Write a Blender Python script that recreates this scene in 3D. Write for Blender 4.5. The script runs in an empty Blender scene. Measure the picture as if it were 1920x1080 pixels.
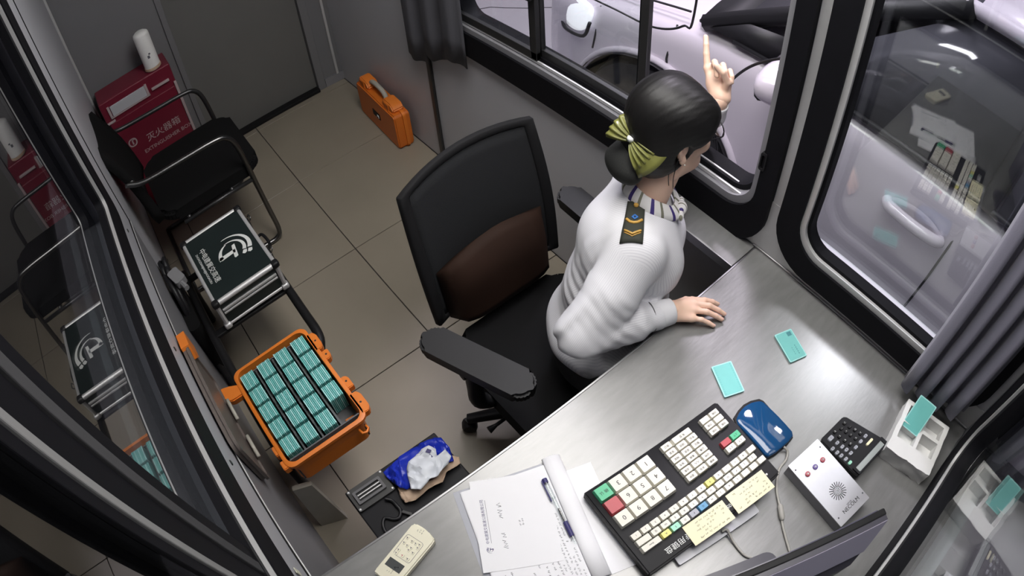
import bpy, bmesh, math, random
import numpy as np
from mathutils import Vector, Matrix, Euler, noise
from mathutils.bvhtree import BVHTree

random.seed(7)
PI = math.pi
scene = bpy.context.scene
COL = scene.collection

# ------------------------------------------------------------------ camera (a real wide-angle CCTV lens with barrel distortion)
cam = bpy.data.cameras.new('booth_camera')
cam.type = 'PANO'
cam.panorama_type = 'FISHEYE_LENS_POLYNOMIAL'
cam.sensor_width = 36.0
cam.sensor_height = 20.25
cam.fisheye_fov = PI
cam.fisheye_polynomial_k0 = 0.0
cam.fisheye_polynomial_k1 = -0.04206785572
cam.fisheye_polynomial_k2 = 0.00012776645
cam.fisheye_polynomial_k3 = -3.4592362e-05
cam.fisheye_polynomial_k4 = 1.04041005e-06
cam.clip_start = 0.01
cam.clip_end = 200
camo = bpy.data.objects.new('booth_camera', cam)
COL.objects.link(camo)
_r, _u, _d = (0.62841623, 0.77588791, -0.05559672), (-0.59299283, 0.52408705, 0.61130374), (-0.50344070, 0.35118474, -0.78944078)
camo.matrix_world = Matrix(((_r[0], _u[0], -_d[0], 0), (_r[1], _u[1], -_d[1], 0), (_r[2], _u[2], -_d[2], 2.08), (0, 0, 0, 1)))
scene.camera = camo

# ------------------------------------------------------------------ world, lights, exposure
scene.view_settings.view_transform = 'Standard'
scene.view_settings.look = 'None'
scene.view_settings.gamma = 1.0
scene.view_settings.use_curve_mapping = False
scene.view_settings.exposure = 0.0
scene.cycles.max_bounces = 10
scene.cycles.transparent_max_bounces = 24
scene.cycles.caustics_reflective = False
scene.cycles.caustics_refractive = False
world = bpy.data.worlds.new('evening_sky')
scene.world = world
world.use_nodes = True
wn = world.node_tree
wn.nodes['Background'].inputs[0].default_value = (0.47, 0.45, 0.55, 1)
wn.nodes['Background'].inputs[1].default_value = 0.26

def area_light(name, loc, target, size, power, colour, size_y=None):
    l = bpy.data.lights.new(name, 'AREA')
    l.energy = power
    l.color = colour
    l.size = size
    if size_y:
        l.shape = 'RECTANGLE'
        l.size_y = size_y
    o = bpy.data.objects.new(name, l)
    COL.objects.link(o)
    o.location = loc
    d = Vector(target) - Vector(loc)
    o.rotation_euler = d.to_track_quat('-Z', 'Y').to_euler()
    return o

area_light('booth_ceiling_light', (-0.80, 0.74, 2.43), (-0.80, 0.74, 0), 1.9, 25.0, (1.0, 0.97, 0.93), 0.66)
area_light('canopy_floodlight', (-0.55, 4.35, 5.0), (-0.35, 1.1, 0.8), 0.6, 60.0, (0.97, 0.92, 1.0), 0.6)
area_light('far_lane_fill_light', (-2.2, -2.6, 5.0), (-2.0, -0.6, 0.0), 0.8, 110.0, (0.92, 0.95, 1.0), 0.8)  # unseen fill, added to brighten the island strip outside the left window
area_light('canopy_lane_light', (-3.2, 3.6, 5.0), (-1.6, 2.0, 0.4), 0.8, 230.0, (0.95, 0.86, 1.0), 0.8)
area_light('car_side_fill_light', (-0.9, 1.47, 3.3), (-0.8, 1.75, 0.4), 1.6, 42.0, (0.96, 0.90, 1.0), 0.2)  # unseen fill, added above the lane edge to light the car's near side

# ------------------------------------------------------------------ helpers
def V(*a):
    return Vector(a)

class MB:
    def __init__(self):
        self.bm = bmesh.new()

    def box(self, c, s, R=None, bev=0.0, seg=2):
        r = bmesh.ops.create_cube(self.bm, size=1.0)
        vs = r['verts']
        M = Matrix.Diagonal((s[0], s[1], s[2], 1))
        bmesh.ops.transform(self.bm, matrix=M, verts=vs)
        if bev > 0:
            es = list({e for v in vs for e in v.link_edges})
            rb = bmesh.ops.bevel(self.bm, geom=es, offset=bev, segments=seg, profile=0.5, affect='EDGES')
            vs = list({v for f in rb['faces'] for v in f.verts} | {v for v in vs if v.is_valid})
        T = Matrix.Translation(c) @ (R.to_4x4() if R is not None else Matrix())
        bmesh.ops.transform(self.bm, matrix=T, verts=vs)
        return self

    def prism(self, pts, z0, z1, M=None, top_scale=None):
        n = len(pts)
        cx = sum(p[0] for p in pts) / n
        cy = sum(p[1] for p in pts) / n
        k = top_scale or 1.0
        lo = [self.bm.verts.new((p[0], p[1], z0)) for p in pts]
        hi = [self.bm.verts.new((cx + (p[0] - cx) * k, cy + (p[1] - cy) * k, z1)) for p in pts]
        self.bm.faces.new(lo[::-1])
        self.bm.faces.new(hi)
        for i in range(n):
            self.bm.faces.new((lo[i], lo[(i + 1) % n], hi[(i + 1) % n], hi[i]))
        if M is not None:
            bmesh.ops.transform(self.bm, matrix=M, verts=lo + hi)
        return self

    def tube(self, path, r, n=8, closed=False, caps=True):
        P = [Vector(p) for p in path]
        m = len(P)
        rr = r if isinstance(r, (list, tuple)) else [r] * m
        T = []
        for i in range(m):
            a = P[(i - 1) % m] if (closed or i > 0) else P[i]
            b = P[(i + 1) % m] if (closed or i < m - 1) else P[i]
            t = (b - a)
            T.append(t.normalized() if t.length > 1e-9 else Vector((0, 0, 1)))
        up = Vector((0, 0, 1)) if abs(T[0].z) < 0.9 else Vector((1, 0, 0))
        N = (up - T[0] * up.dot(T[0])).normalized()
        rings = []
        for i in range(m):
            N = (N - T[i] * N.dot(T[i]))
            N = N.normalized() if N.length > 1e-6 else T[i].orthogonal().normalized()
            B = T[i].cross(N)
            rings.append([self.bm.verts.new(P[i] + (N * math.cos(2 * PI * j / n) + B * math.sin(2 * PI * j / n)) * rr[i]) for j in range(n)])
        for i in range(m if closed else m - 1):
            a, b = rings[i], rings[(i + 1) % m]
            for j in range(n):
                self.bm.faces.new((a[j], a[(j + 1) % n], b[(j + 1) % n], b[j]))
        if caps and not closed:
            self.bm.faces.new(rings[0][::-1])
            self.bm.faces.new(rings[-1])
        return self

    def lathe(self, prof, n=20, M=None):
        rings = []
        new = []
        for (r, z) in prof:
            if r < 1e-6:
                v = [self.bm.verts.new((0, 0, z))]
            else:
                v = [self.bm.verts.new((r * math.cos(2 * PI * j / n), r * math.sin(2 * PI * j / n), z)) for j in range(n)]
            rings.append(v)
            new += v
        for a, b in zip(rings[:-1], rings[1:]):
            for j in range(n):
                k = (j + 1) % n
                if len(a) == 1 and len(b) == 1:
                    continue
                if len(a) == 1:
                    self.bm.faces.new((a[0], b[k], b[j]))
                elif len(b) == 1:
                    self.bm.faces.new((a[j], a[k], b[0]))
                else:
                    self.bm.faces.new((a[j], a[k], b[k], b[j]))
        if M is not None:
            bmesh.ops.transform(self.bm, matrix=M, verts=new)
        return self

    def ring(self, outer, inner, y0, y1, M):
        """two outlines with the same number of points, filled between and given depth"""
        n = len(outer)
        vs = [[self.bm.verts.new((p[0], p[1], d)) for p in o] for o in (outer, inner) for d in (y0, y1)]
        o0, o1, i0, i1 = vs
        for j in range(n):
            k = (j + 1) % n
            self.bm.faces.new((o0[j], o0[k], o1[k], o1[j]))
            self.bm.faces.new((i0[k], i0[j], i1[j], i1[k]))
            self.bm.faces.new((o1[j], o1[k], i1[k], i1[j]))
            self.bm.faces.new((o0[k], o0[j], i0[j], i0[k]))
        bmesh.ops.transform(self.bm, matrix=M, verts=o0 + o1 + i0 + i1)
        return self

    def grid(self, rows, closed_u=False):
        g = [[self.bm.verts.new(p) for p in r] for r in rows]
        for a, b in zip(g[:-1], g[1:]):
            for j in range(len(a) - (0 if closed_u else 1)):
                k = (j + 1) % len(a)
                self.bm.faces.new((a[j], a[k], b[k], b[j]))
        return self

    def mesh(self, name, smooth=None):
        bmesh.ops.recalc_face_normals(self.bm, faces=self.bm.faces[:])
        me = bpy.data.meshes.new(name)
        self.bm.to_mesh(me)
        self.bm.free()
        if smooth is not None:
            if smooth is True:
                me.shade_smooth()
            else:
                me.shade_smooth()
                me.set_sharp_from_angle(angle=math.radians(smooth))
        return me

def obj(name, mb, mat, parent=None, smooth=None, label=None):
    me = mb.mesh(name, smooth) if isinstance(mb, MB) else mb
    if mat is not None:
        me.materials.clear()
        me.materials.append(mat)
    o = bpy.data.objects.new(name, me)
    COL.objects.link(o)
    if parent is not None:
        o.parent = parent
    if label:
        o['label'] = label
    return o

def thing(name, label, cat, loc=(0, 0, 0), rotz=0.0, group=None, rot=None):
    o = bpy.data.objects.new(name, None)
    COL.objects.link(o)
    o.empty_display_size = 0.05
    o.location = loc
    o.rotation_euler = rot if rot is not None else (0, 0, rotz)
    o['label'] = label
    o['category'] = cat
    if group:
        o['group'] = group
    return o

def tag(o, label, cat, group=None, loc=None, rotz=None):
    o['label'] = label
    o['category'] = cat
    if group:
        o['group'] = group
    if loc is not None:
        o.location = loc
    if rotz is not None:
        o.rotation_euler = (0, 0, rotz)
    return o

def struct(name, mb, mat, smooth=None, parent=None):
    o = obj(name, mb, mat, parent, smooth)
    if parent is None:
        o['kind'] = 'structure'
    return o

def rounded(x0, x1, y0, y1, r, n=6):
    pts = []
    for cx, cy, a0 in ((x1 - r, y1 - r, 0), (x0 + r, y1 - r, 90), (x0 + r, y0 + r, 180), (x1 - r, y0 + r, 270)):
        for k in range(n + 1):
            a = math.radians(a0 + 90 * k / n)
            pts.append((cx + r * math.cos(a), cy + r * math.sin(a)))
    return pts

def bez(pts, n=10):
    """Catmull-Rom through the points"""
    P = [Vector(p) for p in pts]
    P = [P[0] * 2 - P[1]] + P + [P[-1] * 2 - P[-2]]
    out = []
    for i in range(1, len(P) - 2):
        for k in range(n):
            t = k / n
            a, b, c, d = P[i - 1], P[i], P[i + 1], P[i + 2]
            out.append(0.5 * ((2 * b) + (c - a) * t + (2 * a - 5 * b + 4 * c - d) * t * t + (3 * b - a - 3 * c + d) * t ** 3))
    out.append(P[-2])
    return out

_txt = {}
def text_mesh(s, size, depth=0.0, align='CENTER', spacing=1.0):
    c = bpy.data.curves.new('writing', 'FONT')
    c.body = s
    c.size = size
    c.extrude = depth
    c.align_x = align
    c.align_y = 'CENTER'
    c.space_character = spacing
    c.resolution_u = 3
    o = bpy.data.objects.new('writing', c)
    COL.objects.link(o)
    dg = bpy.context.evaluated_depsgraph_get()
    me = bpy.data.meshes.new_from_object(o.evaluated_get(dg))
    bpy.data.objects.remove(o)
    bpy.data.curves.remove(c)
    return me

def writing(s, size, mat, parent, loc, rot=(0, 0, 0), name='lettering', align='CENTER', bold=0.0, sx=1.0, label=None):
    me = text_mesh(s, size, 0.00015, align)
    o = obj(name, me, mat, parent, label=label)
    o.location = loc
    o.rotation_euler = rot
    o.scale = (sx, 1, 1)
    return o

# ------------------------------------------------------------------ materials
def mat(name, col, rough=0.5, metal=0.0, spec=0.5, noise_amt=0.0, noise_scale=20.0, bump=0.0, bump_scale=60.0, emit=None, estr=0.0,
        stretch=None, coat=0.0, rough_var=0.0, sheen=0.0, trans=0.0, aniso=0.0, alpha=1.0):
    m = bpy.data.materials.new(name)
    m.use_nodes = True
    nt = m.node_tree
    b = nt.nodes['Principled BSDF']
    b.inputs['Base Color'].default_value = (*col, 1)
    b.inputs['Roughness'].default_value = rough
    b.inputs['Metallic'].default_value = metal
    b.inputs['Specular IOR Level'].default_value = spec
    b.inputs['Coat Weight'].default_value = coat
    if name == 'brushed_steel':
        b.inputs['Coat Roughness'].default_value = 0.2
    b.inputs['Sheen Weight'].default_value = sheen
    b.inputs['Transmission Weight'].default_value = trans
    b.inputs['Anisotropic'].default_value = aniso
    b.inputs['Alpha'].default_value = alpha
    if emit:
        b.inputs['Emission Color'].default_value = (*emit, 1)
        b.inputs['Emission Strength'].default_value = estr
    if noise_amt or bump or rough_var:
        tc = nt.nodes.new('ShaderNodeTexCoord')
        mp = nt.nodes.new('ShaderNodeMapping')
        if stretch:
            mp.inputs['Scale'].default_value = stretch
        nt.links.new(tc.outputs['Object'], mp.inputs[0])
    if noise_amt or rough_var:
        n = nt.nodes.new('ShaderNodeTexNoise')
        n.inputs['Scale'].default_value = noise_scale
        n.inputs['Detail'].default_value = 5
        nt.links.new(mp.outputs[0], n.inputs['Vector'])
        if noise_amt:
            mx = nt.nodes.new('ShaderNodeMix')
            mx.data_type = 'RGBA'
            mx.inputs['A'].default_value = (*[max(0, c * (1 - noise_amt)) for c in col], 1)
            mx.inputs['B'].default_value = (*[min(1, c * (1 + noise_amt)) for c in col], 1)
            nt.links.new(n.outputs['Fac'], mx.inputs['Factor'])
            nt.links.new(mx.outputs['Result'], b.inputs['Base Color'])
        if rough_var:
            mr = nt.nodes.new('ShaderNodeMapRange')
            mr.inputs['To Min'].default_value = rough - rough_var
            mr.inputs['To Max'].default_value = rough + rough_var
            nt.links.new(n.outputs['Fac'], mr.inputs['Value'])
            nt.links.new(mr.outputs[0], b.inputs['Roughness'])
    if bump:
        n2 = nt.nodes.new('ShaderNodeTexNoise')
        n2.inputs['Scale'].default_value = bump_scale
        n2.inputs['Detail'].default_value = 6
        nt.links.new(mp.outputs[0], n2.inputs['Vector'])
        bp = nt.nodes.new('ShaderNodeBump')
        bp.inputs['Strength'].default_value = bump
        bp.inputs['Distance'].default_value = 0.002
        nt.links.new(n2.outputs['Fac'], bp.inputs['Height'])
        nt.links.new(bp.outputs[0], b.inputs['Normal'])
    return m

def glass_mat(name, tint=(0.93, 0.96, 0.95), boost=1.0, rough=0.0):
    """window pane: transparent, mirror-like towards grazing angles (Schlick)"""
    m = bpy.data.materials.new(name)
    m.use_nodes = True
    nt = m.node_tree
    nt.nodes.clear()
    out = nt.nodes.new('ShaderNodeOutputMaterial')
    tr = nt.nodes.new('ShaderNodeBsdfTransparent')
    tr.inputs[0].default_value = (*tint, 1)
    gl = nt.nodes.new('ShaderNodeBsdfGlossy')
    gl.inputs['Roughness'].default_value = rough
    gl.inputs[0].default_value = (1, 1, 1, 1)
    ge = nt.nodes.new('ShaderNodeNewGeometry')
    dp = nt.nodes.new('ShaderNodeVectorMath')
    dp.operation = 'DOT_PRODUCT'
    nt.links.new(ge.outputs['Normal'], dp.inputs[0])
    nt.links.new(ge.outputs['Incoming'], dp.inputs[1])
    def mth(op, a, b=None):
        n = nt.nodes.new('ShaderNodeMath')
        n.operation = op
        for i, x in enumerate((a, b)):
            if x is None:
                continue
            if isinstance(x, (int, float)):
                n.inputs[i].default_value = x
            else:
                nt.links.new(x, n.inputs[i])
        return n.outputs[0]
    c = mth('ABSOLUTE', dp.outputs['Value'])
    f = mth('POWER', mth('SUBTRACT', 1.0, c), 5.0)
    f = mth('ADD', 0.042 * boost, mth('MULTIPLY', f, 1.0 - 0.042 * boost))
    f = mth('MINIMUM', f, 1.0)
    mx = nt.nodes.new('ShaderNodeMixShader')
    nt.links.new(f, mx.inputs[0])
    nt.links.new(tr.outputs[0], mx.inputs[1])
    nt.links.new(gl.outputs[0], mx.inputs[2])
    nt.links.new(mx.outputs[0], out.inputs[0])
    return m

def stripe_mat(name, cols, scale, axis='X', rough=0.8, bump=0.0):
    """repeating woven stripes: cols = [(end, colour), ...] over one period"""
    m = mat(name, cols[0][1], rough)
    nt = m.node_tree
    b = nt.nodes['Principled BSDF']
    tc = nt.nodes.new('ShaderNodeTexCoord')
    sp = nt.nodes.new('ShaderNodeSeparateXYZ')
    nt.links.new(tc.outputs['UV' if axis in 'UV' else 'Object'], sp.inputs[0])
    ml = nt.nodes.new('ShaderNodeMath')
    ml.operation = 'MULTIPLY'
    ml.inputs[1].default_value = scale
    nt.links.new(sp.outputs[{'U': 0, 'V': 1}.get(axis, 'XYZ'.find(axis))], ml.inputs[0])
    fr = nt.nodes.new('ShaderNodeMath')
    fr.operation = 'FRACT'
    nt.links.new(ml.outputs[0], fr.inputs[0])
    cr = nt.nodes.new('ShaderNodeValToRGB')
    cr.color_ramp.interpolation = 'CONSTANT'
    els = cr.color_ramp.elements
    pos = 0.0
    for i, (end, c) in enumerate(cols):
        e = els[i] if i < len(els) else els.new(pos)
        e.position = pos
        e.color = (*c, 1)
        pos = end
    nt.links.new(fr.outputs[0], cr.inputs[0])
    nt.links.new(cr.outputs[0], b.inputs['Base Color'])
    return m

M = {}
M['tile'] = mat('floor_tile', (0.28, 0.245, 0.195), 0.36, noise_amt=0.16, noise_scale=3.0, rough_var=0.1, bump=0.02, bump_scale=30)
M['grout'] = mat('grout', (0.035, 0.03, 0.027), 0.9)
M['panel'] = mat('wall_panel', (0.47, 0.475, 0.51), 0.42, noise_amt=0.05, noise_scale=4, rough_var=0.06)
M['stile_grey'] = mat('stile_grey', (0.055, 0.055, 0.058), 0.85, spec=0.1)
M['dull_bead'] = mat('dull_bead', (0.20, 0.20, 0.20), 0.6, spec=0.2)
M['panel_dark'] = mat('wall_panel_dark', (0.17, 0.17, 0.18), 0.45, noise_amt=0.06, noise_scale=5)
M['door'] = mat('door_leaf', (0.14, 0.14, 0.135), 0.5, noise_amt=0.1, noise_scale=4)
M['ceiling'] = mat('ceiling_panel', (0.5, 0.5, 0.5), 0.6, noise_amt=0.03)
M['rubber'] = mat('window_gasket', (0.006, 0.006, 0.008), 0.65, spec=0.12, noise_amt=0.2, noise_scale=30)
M['alu'] = mat('aluminium_frame', (0.62, 0.62, 0.625), 0.42, metal=0.45, noise_amt=0.06, noise_scale=40)
M['alu_grey'] = mat('grey_window_leaf', (0.27, 0.27, 0.29), 0.5, metal=0.3)
M['steel'] = mat('brushed_steel', (0.215, 0.215, 0.213), 0.40, metal=0.28, coat=1.0, noise_amt=0.22, noise_scale=14, bump=0.16, bump_scale=34, stretch=(4.0, 1.0, 1.0), rough_var=0.06)
M['steel_edge'] = mat('steel_edge', (0.34, 0.34, 0.35), 0.35, metal=1.0)
M['glass'] = glass_mat('window_glass', boost=2.6)
M['glass_near'] = glass_mat('window_glass_near', (0.30, 0.30, 0.30), boost=6.0)
M['asphalt'] = mat('dark_asphalt', (0.035, 0.034, 0.036), 0.9, noise_amt=0.2, noise_scale=6)
M['paint_line'] = mat('white_road_paint', (0.75, 0.77, 0.8), 0.6, noise_amt=0.1)
M['glass_left'] = glass_mat('window_glass_left', (0.5, 0.5, 0.5), boost=5.0)
M['black'] = mat('black_plastic', (0.009, 0.009, 0.010), 0.5, spec=0.25, noise_amt=0.1)
M['black_matte'] = mat('black_matte', (0.010, 0.010, 0.011), 0.8, spec=0.2)
M['black_fabric'] = mat('black_fabric', (0.007, 0.007, 0.0075), 0.95, spec=0.15, bump=0.3, bump_scale=400)
M['mesh_fabric'] = mat('chair_mesh', (0.020, 0.021, 0.023), 0.9, spec=0.2, bump=0.5, bump_scale=500)
M['brown'] = mat('brown_leather', (0.022, 0.010, 0.006), 0.75, spec=0.2, noise_amt=0.3, noise_scale=8, bump=0.1, bump_scale=80)
M['chrome'] = mat('chrome_tube', (0.14, 0.14, 0.14), 0.28, metal=1.0)
M['dark_tube'] = mat('dark_tube', (0.05, 0.05, 0.052), 0.35, metal=0.6)
M['orange'] = mat('orange_plastic', (0.70, 0.19, 0.022), 0.42, noise_amt=0.08, noise_scale=12)
M['orange_dark'] = mat('orange_plastic_shell', (0.62, 0.155, 0.016), 0.45, noise_amt=0.08, noise_scale=12)
M['teal'] = mat('teal_card', (0.15, 0.50, 0.47), 0.4, noise_amt=0.06, noise_scale=50)
M['teal_edge'] = mat('teal_card_edge', (0.35, 0.70, 0.68), 0.5)
M['teal_dark'] = mat('teal_print', (0.06, 0.24, 0.26), 0.6)
M['foam_dark'] = mat('dark_foam', (0.05, 0.05, 0.052), 0.85, bump=0.3, bump_scale=200)
M['divider'] = mat('divider_grey', (0.11, 0.11, 0.115), 0.6)
M['lid_inside'] = mat('lid_brown', (0.13, 0.11, 0.10), 0.35, noise_amt=0.25, noise_scale=8)
M['beige_leg'] = mat('stool_plastic', (0.40, 0.38, 0.33), 0.6, noise_amt=0.1)
M['case_green'] = mat('case_panel', (0.010, 0.017, 0.017), 0.35, noise_amt=0.2)
M['white'] = mat('white_plastic', (0.78, 0.78, 0.77), 0.45)
M['logo_white'] = mat('print_white', (0.72, 0.74, 0.72), 0.6)
M['ivory'] = mat('ivory_plastic', (0.76, 0.73, 0.58), 0.42, noise_amt=0.03)
M['key'] = mat('key_ivory', (0.72, 0.70, 0.62), 0.45)
M['key_green'] = mat('key_green', (0.07, 0.46, 0.24), 0.45)
M['key_red'] = mat('key_red', (0.45, 0.06, 0.075), 0.45)
M['key_yellow'] = mat('key_yellow', (0.72, 0.68, 0.20), 0.45)
M['key_mint'] = mat('key_mint', (0.32, 0.66, 0.50), 0.45)
M['key_blue'] = mat('key_blue', (0.10, 0.30, 0.50), 0.45)
M['key_grey'] = mat('key_grey', (0.36, 0.37, 0.42), 0.45)
M['key_side'] = mat('key_well', (0.02, 0.02, 0.02), 0.6)
M['ink'] = mat('ink_black', (0.012, 0.012, 0.014), 0.6)
M['ink_grey'] = mat('ink_grey', (0.10, 0.10, 0.12), 0.6)
M['ink_blue'] = mat('ink_blue', (0.03, 0.025, 0.13), 0.5)
M['note'] = mat('yellow_note', (0.80, 0.76, 0.52), 0.8, noise_amt=0.04, noise_scale=30)
M['paper'] = mat('paper', (0.82, 0.82, 0.85), 0.8, noise_amt=0.02)
M['paper_blue'] = mat('paper_cool', (0.70, 0.74, 0.80), 0.8)
M['blue_gloss'] = mat('blue_gloss', (0.010, 0.065, 0.18), 0.06, coat=0.4, noise_amt=0.15, noise_scale=9)
M['silver_face'] = mat('silver_face', (0.66, 0.66, 0.70), 0.34, metal=0.75, noise_amt=0.04, noise_scale=60)
M['foam_white'] = mat('white_foam', (0.72, 0.72, 0.71), 0.9, bump=0.25, bump_scale=60, noise_amt=0.04)
M['cable'] = mat('grey_cable', (0.36, 0.35, 0.32), 0.55)
M['cable_black'] = mat('black_cable', (0.008, 0.008, 0.010), 0.5)
M['lcd'] = mat('lcd_grey', (0.30, 0.33, 0.32), 0.2)
M['lcd_dark'] = mat('lcd_dark', (0.065, 0.07, 0.07), 0.25)
M['btn_red'] = mat('button_red', (0.45, 0.09, 0.12), 0.35)
M['btn_violet'] = mat('button_violet', (0.16, 0.11, 0.36), 0.35)
M['monitor'] = mat('monitor_grey', (0.06, 0.058, 0.075), 0.3)
M['monitor_gloss'] = mat('monitor_gloss', (0.10, 0.095, 0.14), 0.14)
M['monitor_top_sheen'] = mat('monitor_top_sheen', (0.27, 0.26, 0.33), 0.25)  # paler than the housing: lilac reflected light put into the colour
M['curtain'] = mat('curtain_grey', (0.175, 0.170, 0.225), 0.9, sheen=0.2, bump=0.2, bump_scale=300)
M['curtain_far'] = mat('curtain_far', (0.07, 0.07, 0.082), 0.9, bump=0.2, bump_scale=300)
M['red'] = mat('red_enamel', (0.165, 0.012, 0.030), 0.42, noise_amt=0.1, noise_scale=6)
M['red_print'] = mat('red_print_pale', (0.45, 0.36, 0.37), 0.6)
M['skin'] = mat('skin', (0.76, 0.52, 0.40), 0.5, noise_amt=0.07, noise_scale=35)
M['skin'].node_tree.nodes['Principled BSDF'].inputs['Subsurface Weight'].default_value = 0.12
M['skin'].node_tree.nodes['Principled BSDF'].inputs['Subsurface Radius'].default_value = (0.01, 0.004, 0.002)
M['nail'] = mat('nail', (0.70, 0.42, 0.38), 0.3)
M['lips'] = mat('lips', (0.45, 0.14, 0.13), 0.4)
M['eye_white'] = mat('eye_white', (0.8, 0.8, 0.78), 0.2)
M['iris'] = mat('iris', (0.02, 0.012, 0.008), 0.15)
M['hair'] = mat('black_hair', (0.006, 0.0056, 0.0056), 0.46, spec=0.36, bump=0.12, bump_scale=60, stretch=(6, 1.2, 1.2))
M['net'] = mat('hair_net', (0.010, 0.011, 0.010), 0.7, bump=0.3, bump_scale=300)
M['bow'] = mat('olive_satin', (0.19, 0.195, 0.055), 0.25, noise_amt=0.15, noise_scale=60)
M['shirt'] = stripe_mat('white_shirt', [(0.62, (0.70, 0.70, 0.73)), (1.0, (0.60, 0.60, 0.64))], 150, 'U', 0.85)
M['shirt_plain'] = mat('white_cotton', (0.71, 0.71, 0.74), 0.85)
M['trousers'] = mat('black_cloth', (0.009, 0.009, 0.010), 0.9, bump=0.2, bump_scale=200)
M['scarf'] = stripe_mat('striped_scarf', [(0.30, (0.78, 0.77, 0.76)), (0.42, (0.19, 0.19, 0.14)), (0.70, (0.78, 0.77, 0.76)), (0.86, (0.045, 0.028, 0.17)), (1.0, (0.78, 0.77, 0.76))], 7.5, 'U', 0.6)
M['epaulette'] = mat('epaulette_green', (0.028, 0.030, 0.022), 0.8)
M['gold'] = mat('gold_thread', (0.52, 0.30, 0.06), 0.5)
M['badge_blue'] = mat('badge_blue', (0.03, 0.14, 0.42), 0.5)
M['bag_blue'] = mat('blue_film', (0.012, 0.03, 0.40), 0.28, noise_amt=0.2, noise_scale=30, bump=0.5, bump_scale=40)
M['bag_white'] = mat('white_film', (0.62, 0.65, 0.70), 0.4, bump=0.3, bump_scale=30)
M['bag_tan'] = mat('tan_paper', (0.50, 0.36, 0.26), 0.75, noise_amt=0.1, noise_scale=20)
M['car_paint'] = mat('white_car_paint', (0.66, 0.61, 0.68), 0.22, coat=0.6)
M['car_glass'] = mat('dark_car_glass', (0.075, 0.075, 0.088), 0.08, spec=0.6)
M['car_trim'] = mat('black_car_trim', (0.012, 0.012, 0.014), 0.5)
M['car_seam'] = mat('panel_gap', (0.02, 0.02, 0.022), 0.8)
M['tyre'] = mat('tyre_rubber', (0.020, 0.020, 0.024), 0.85, noise_amt=0.7, noise_scale=30, bump=1.0, bump_scale=45)
M['rim'] = mat('wheel_rim', (0.10, 0.10, 0.105), 0.35, metal=0.7)
M['headlamp'] = mat('headlamp_lens', (0.75, 0.76, 0.82), 0.08, coat=0.8, emit=(0.95, 0.93, 1.0), estr=0.9)
M['car_mirror_glass'] = mat('mirror_glass', (0.7, 0.7, 0.72), 0.04, metal=1.0)
M['seat_dark'] = mat('car_interior', (0.05, 0.05, 0.055), 0.8)
M['lane'] = mat('lane_concrete', (0.40, 0.375, 0.40), 0.75, noise_amt=0.10, noise_scale=3, bump=0.1, bump_scale=30)
M['lamp'] = mat('lamp_diffuser', (0.9, 0.9, 0.9), 0.5, emit=(1.0, 0.97, 0.94), estr=3.0)
M['box_dark'] = mat('tower_black', (0.008, 0.008, 0.010), 0.55, spec=0.25, noise_amt=0.15, noise_scale=20)
M['dev_grey'] = mat('device_grey', (0.05, 0.05, 0.05), 0.45, metal=0.4)
M['clear'] = glass_mat('clear_plastic', (0.9, 0.92, 0.92), boost=2.0, rough=0.1)
M['label_white'] = mat('white_label', (0.75, 0.75, 0.6), 0.6)
M['plug'] = mat('grey_plug', (0.23, 0.23, 0.24), 0.5)
M['green_led'] = mat('led_white', (0.8, 0.8, 0.75), 0.4)
M['glasses'] = mat('spectacle_frame', (0.01, 0.009, 0.012), 0.3)
M['pearl'] = mat('pearl', (0.8, 0.75, 0.7), 0.2)

# ------------------------------------------------------------------ setting: the booth shell
XB, XF, YL, YR, ZC = -3.2, 0.284, -0.23, 1.168, 2.5
MR = Matrix(((1, 0, 0, 0), (0, 0, -1, YR), (0, 1, 0, 0), (0, 0, 0, 1)))      # lane wall: (x, z, inward)
ML = Matrix(((1, 0, 0, 0), (0, 0, 1, YL), (0, 1, 0, 0), (0, 0, 0, 1)))       # left wall
MF = Matrix(((0, 0, -1, XF), (1, 0, 0, 0), (0, 1, 0, 0), (0, 0, 0, 1)))      # front wall: (y, z, inward)
MK = Matrix(((0, 0, 1, XB), (1, 0, 0, 0), (0, 1, 0, 0), (0, 0, 0, 1)))       # back wall

def slab(a, b):
    """box from corner a to corner b"""
    return (tuple((p + q) / 2 for p, q in zip(a, b)), tuple(abs(q - p) for p, q in zip(a, b)))

def wall_with_hole(a0, a1, z1, hole, make, mb=None):
    u0, u1, v0, v1 = hole
    mb = mb or MB()
    for (p0, p1, q0, q1) in ((a0, u0, 0, z1), (u1, a1, 0, z1), (u0, u1, 0, v0), (u0, u1, v1, z1)):
        if p1 - p0 > 1e-4 and q1 - q0 > 1e-4:
            mb.box(*make(p0, p1, q0, q1))
    return mb

T = 0.11
wr_ = wall_with_hole(XB - T, -0.483, ZC, (-1.92, -0.525, 0.81, 1.955), lambda p, q, r, s: slab((p, YR, r), (q, YR + T, s)))
wall_with_hole(-0.483, XF + T, ZC, (-0.43, 0.235, 0.84, 1.955), lambda p, q, r, s: slab((p, YR, r), (q, YR + T, s)), wr_)
struct('wall_right', wr_, M['panel'])
struct('wall_left', wall_with_hole(XB - T, XF + T, ZC, (-1.69, 0.20, 1.0, 1.935), lambda p, q, r, s: slab((p, YL - T, r), (q, YL, s))), M['panel'])
struct('wall_front', wall_with_hole(YL, YR, ZC, (-0.12, 1.05, 0.845, 1.935), lambda p, q, r, s: slab((XF, p, r), (XF + T, q, s))), M['panel'])
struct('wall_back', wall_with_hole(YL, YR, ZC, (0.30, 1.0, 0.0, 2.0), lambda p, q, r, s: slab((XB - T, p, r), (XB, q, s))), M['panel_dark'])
struct('ceiling', MB().box(*slab((XB - T, YL - T, ZC), (XF + T, YR + T, ZC + 0.08))), M['ceiling'])

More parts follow.
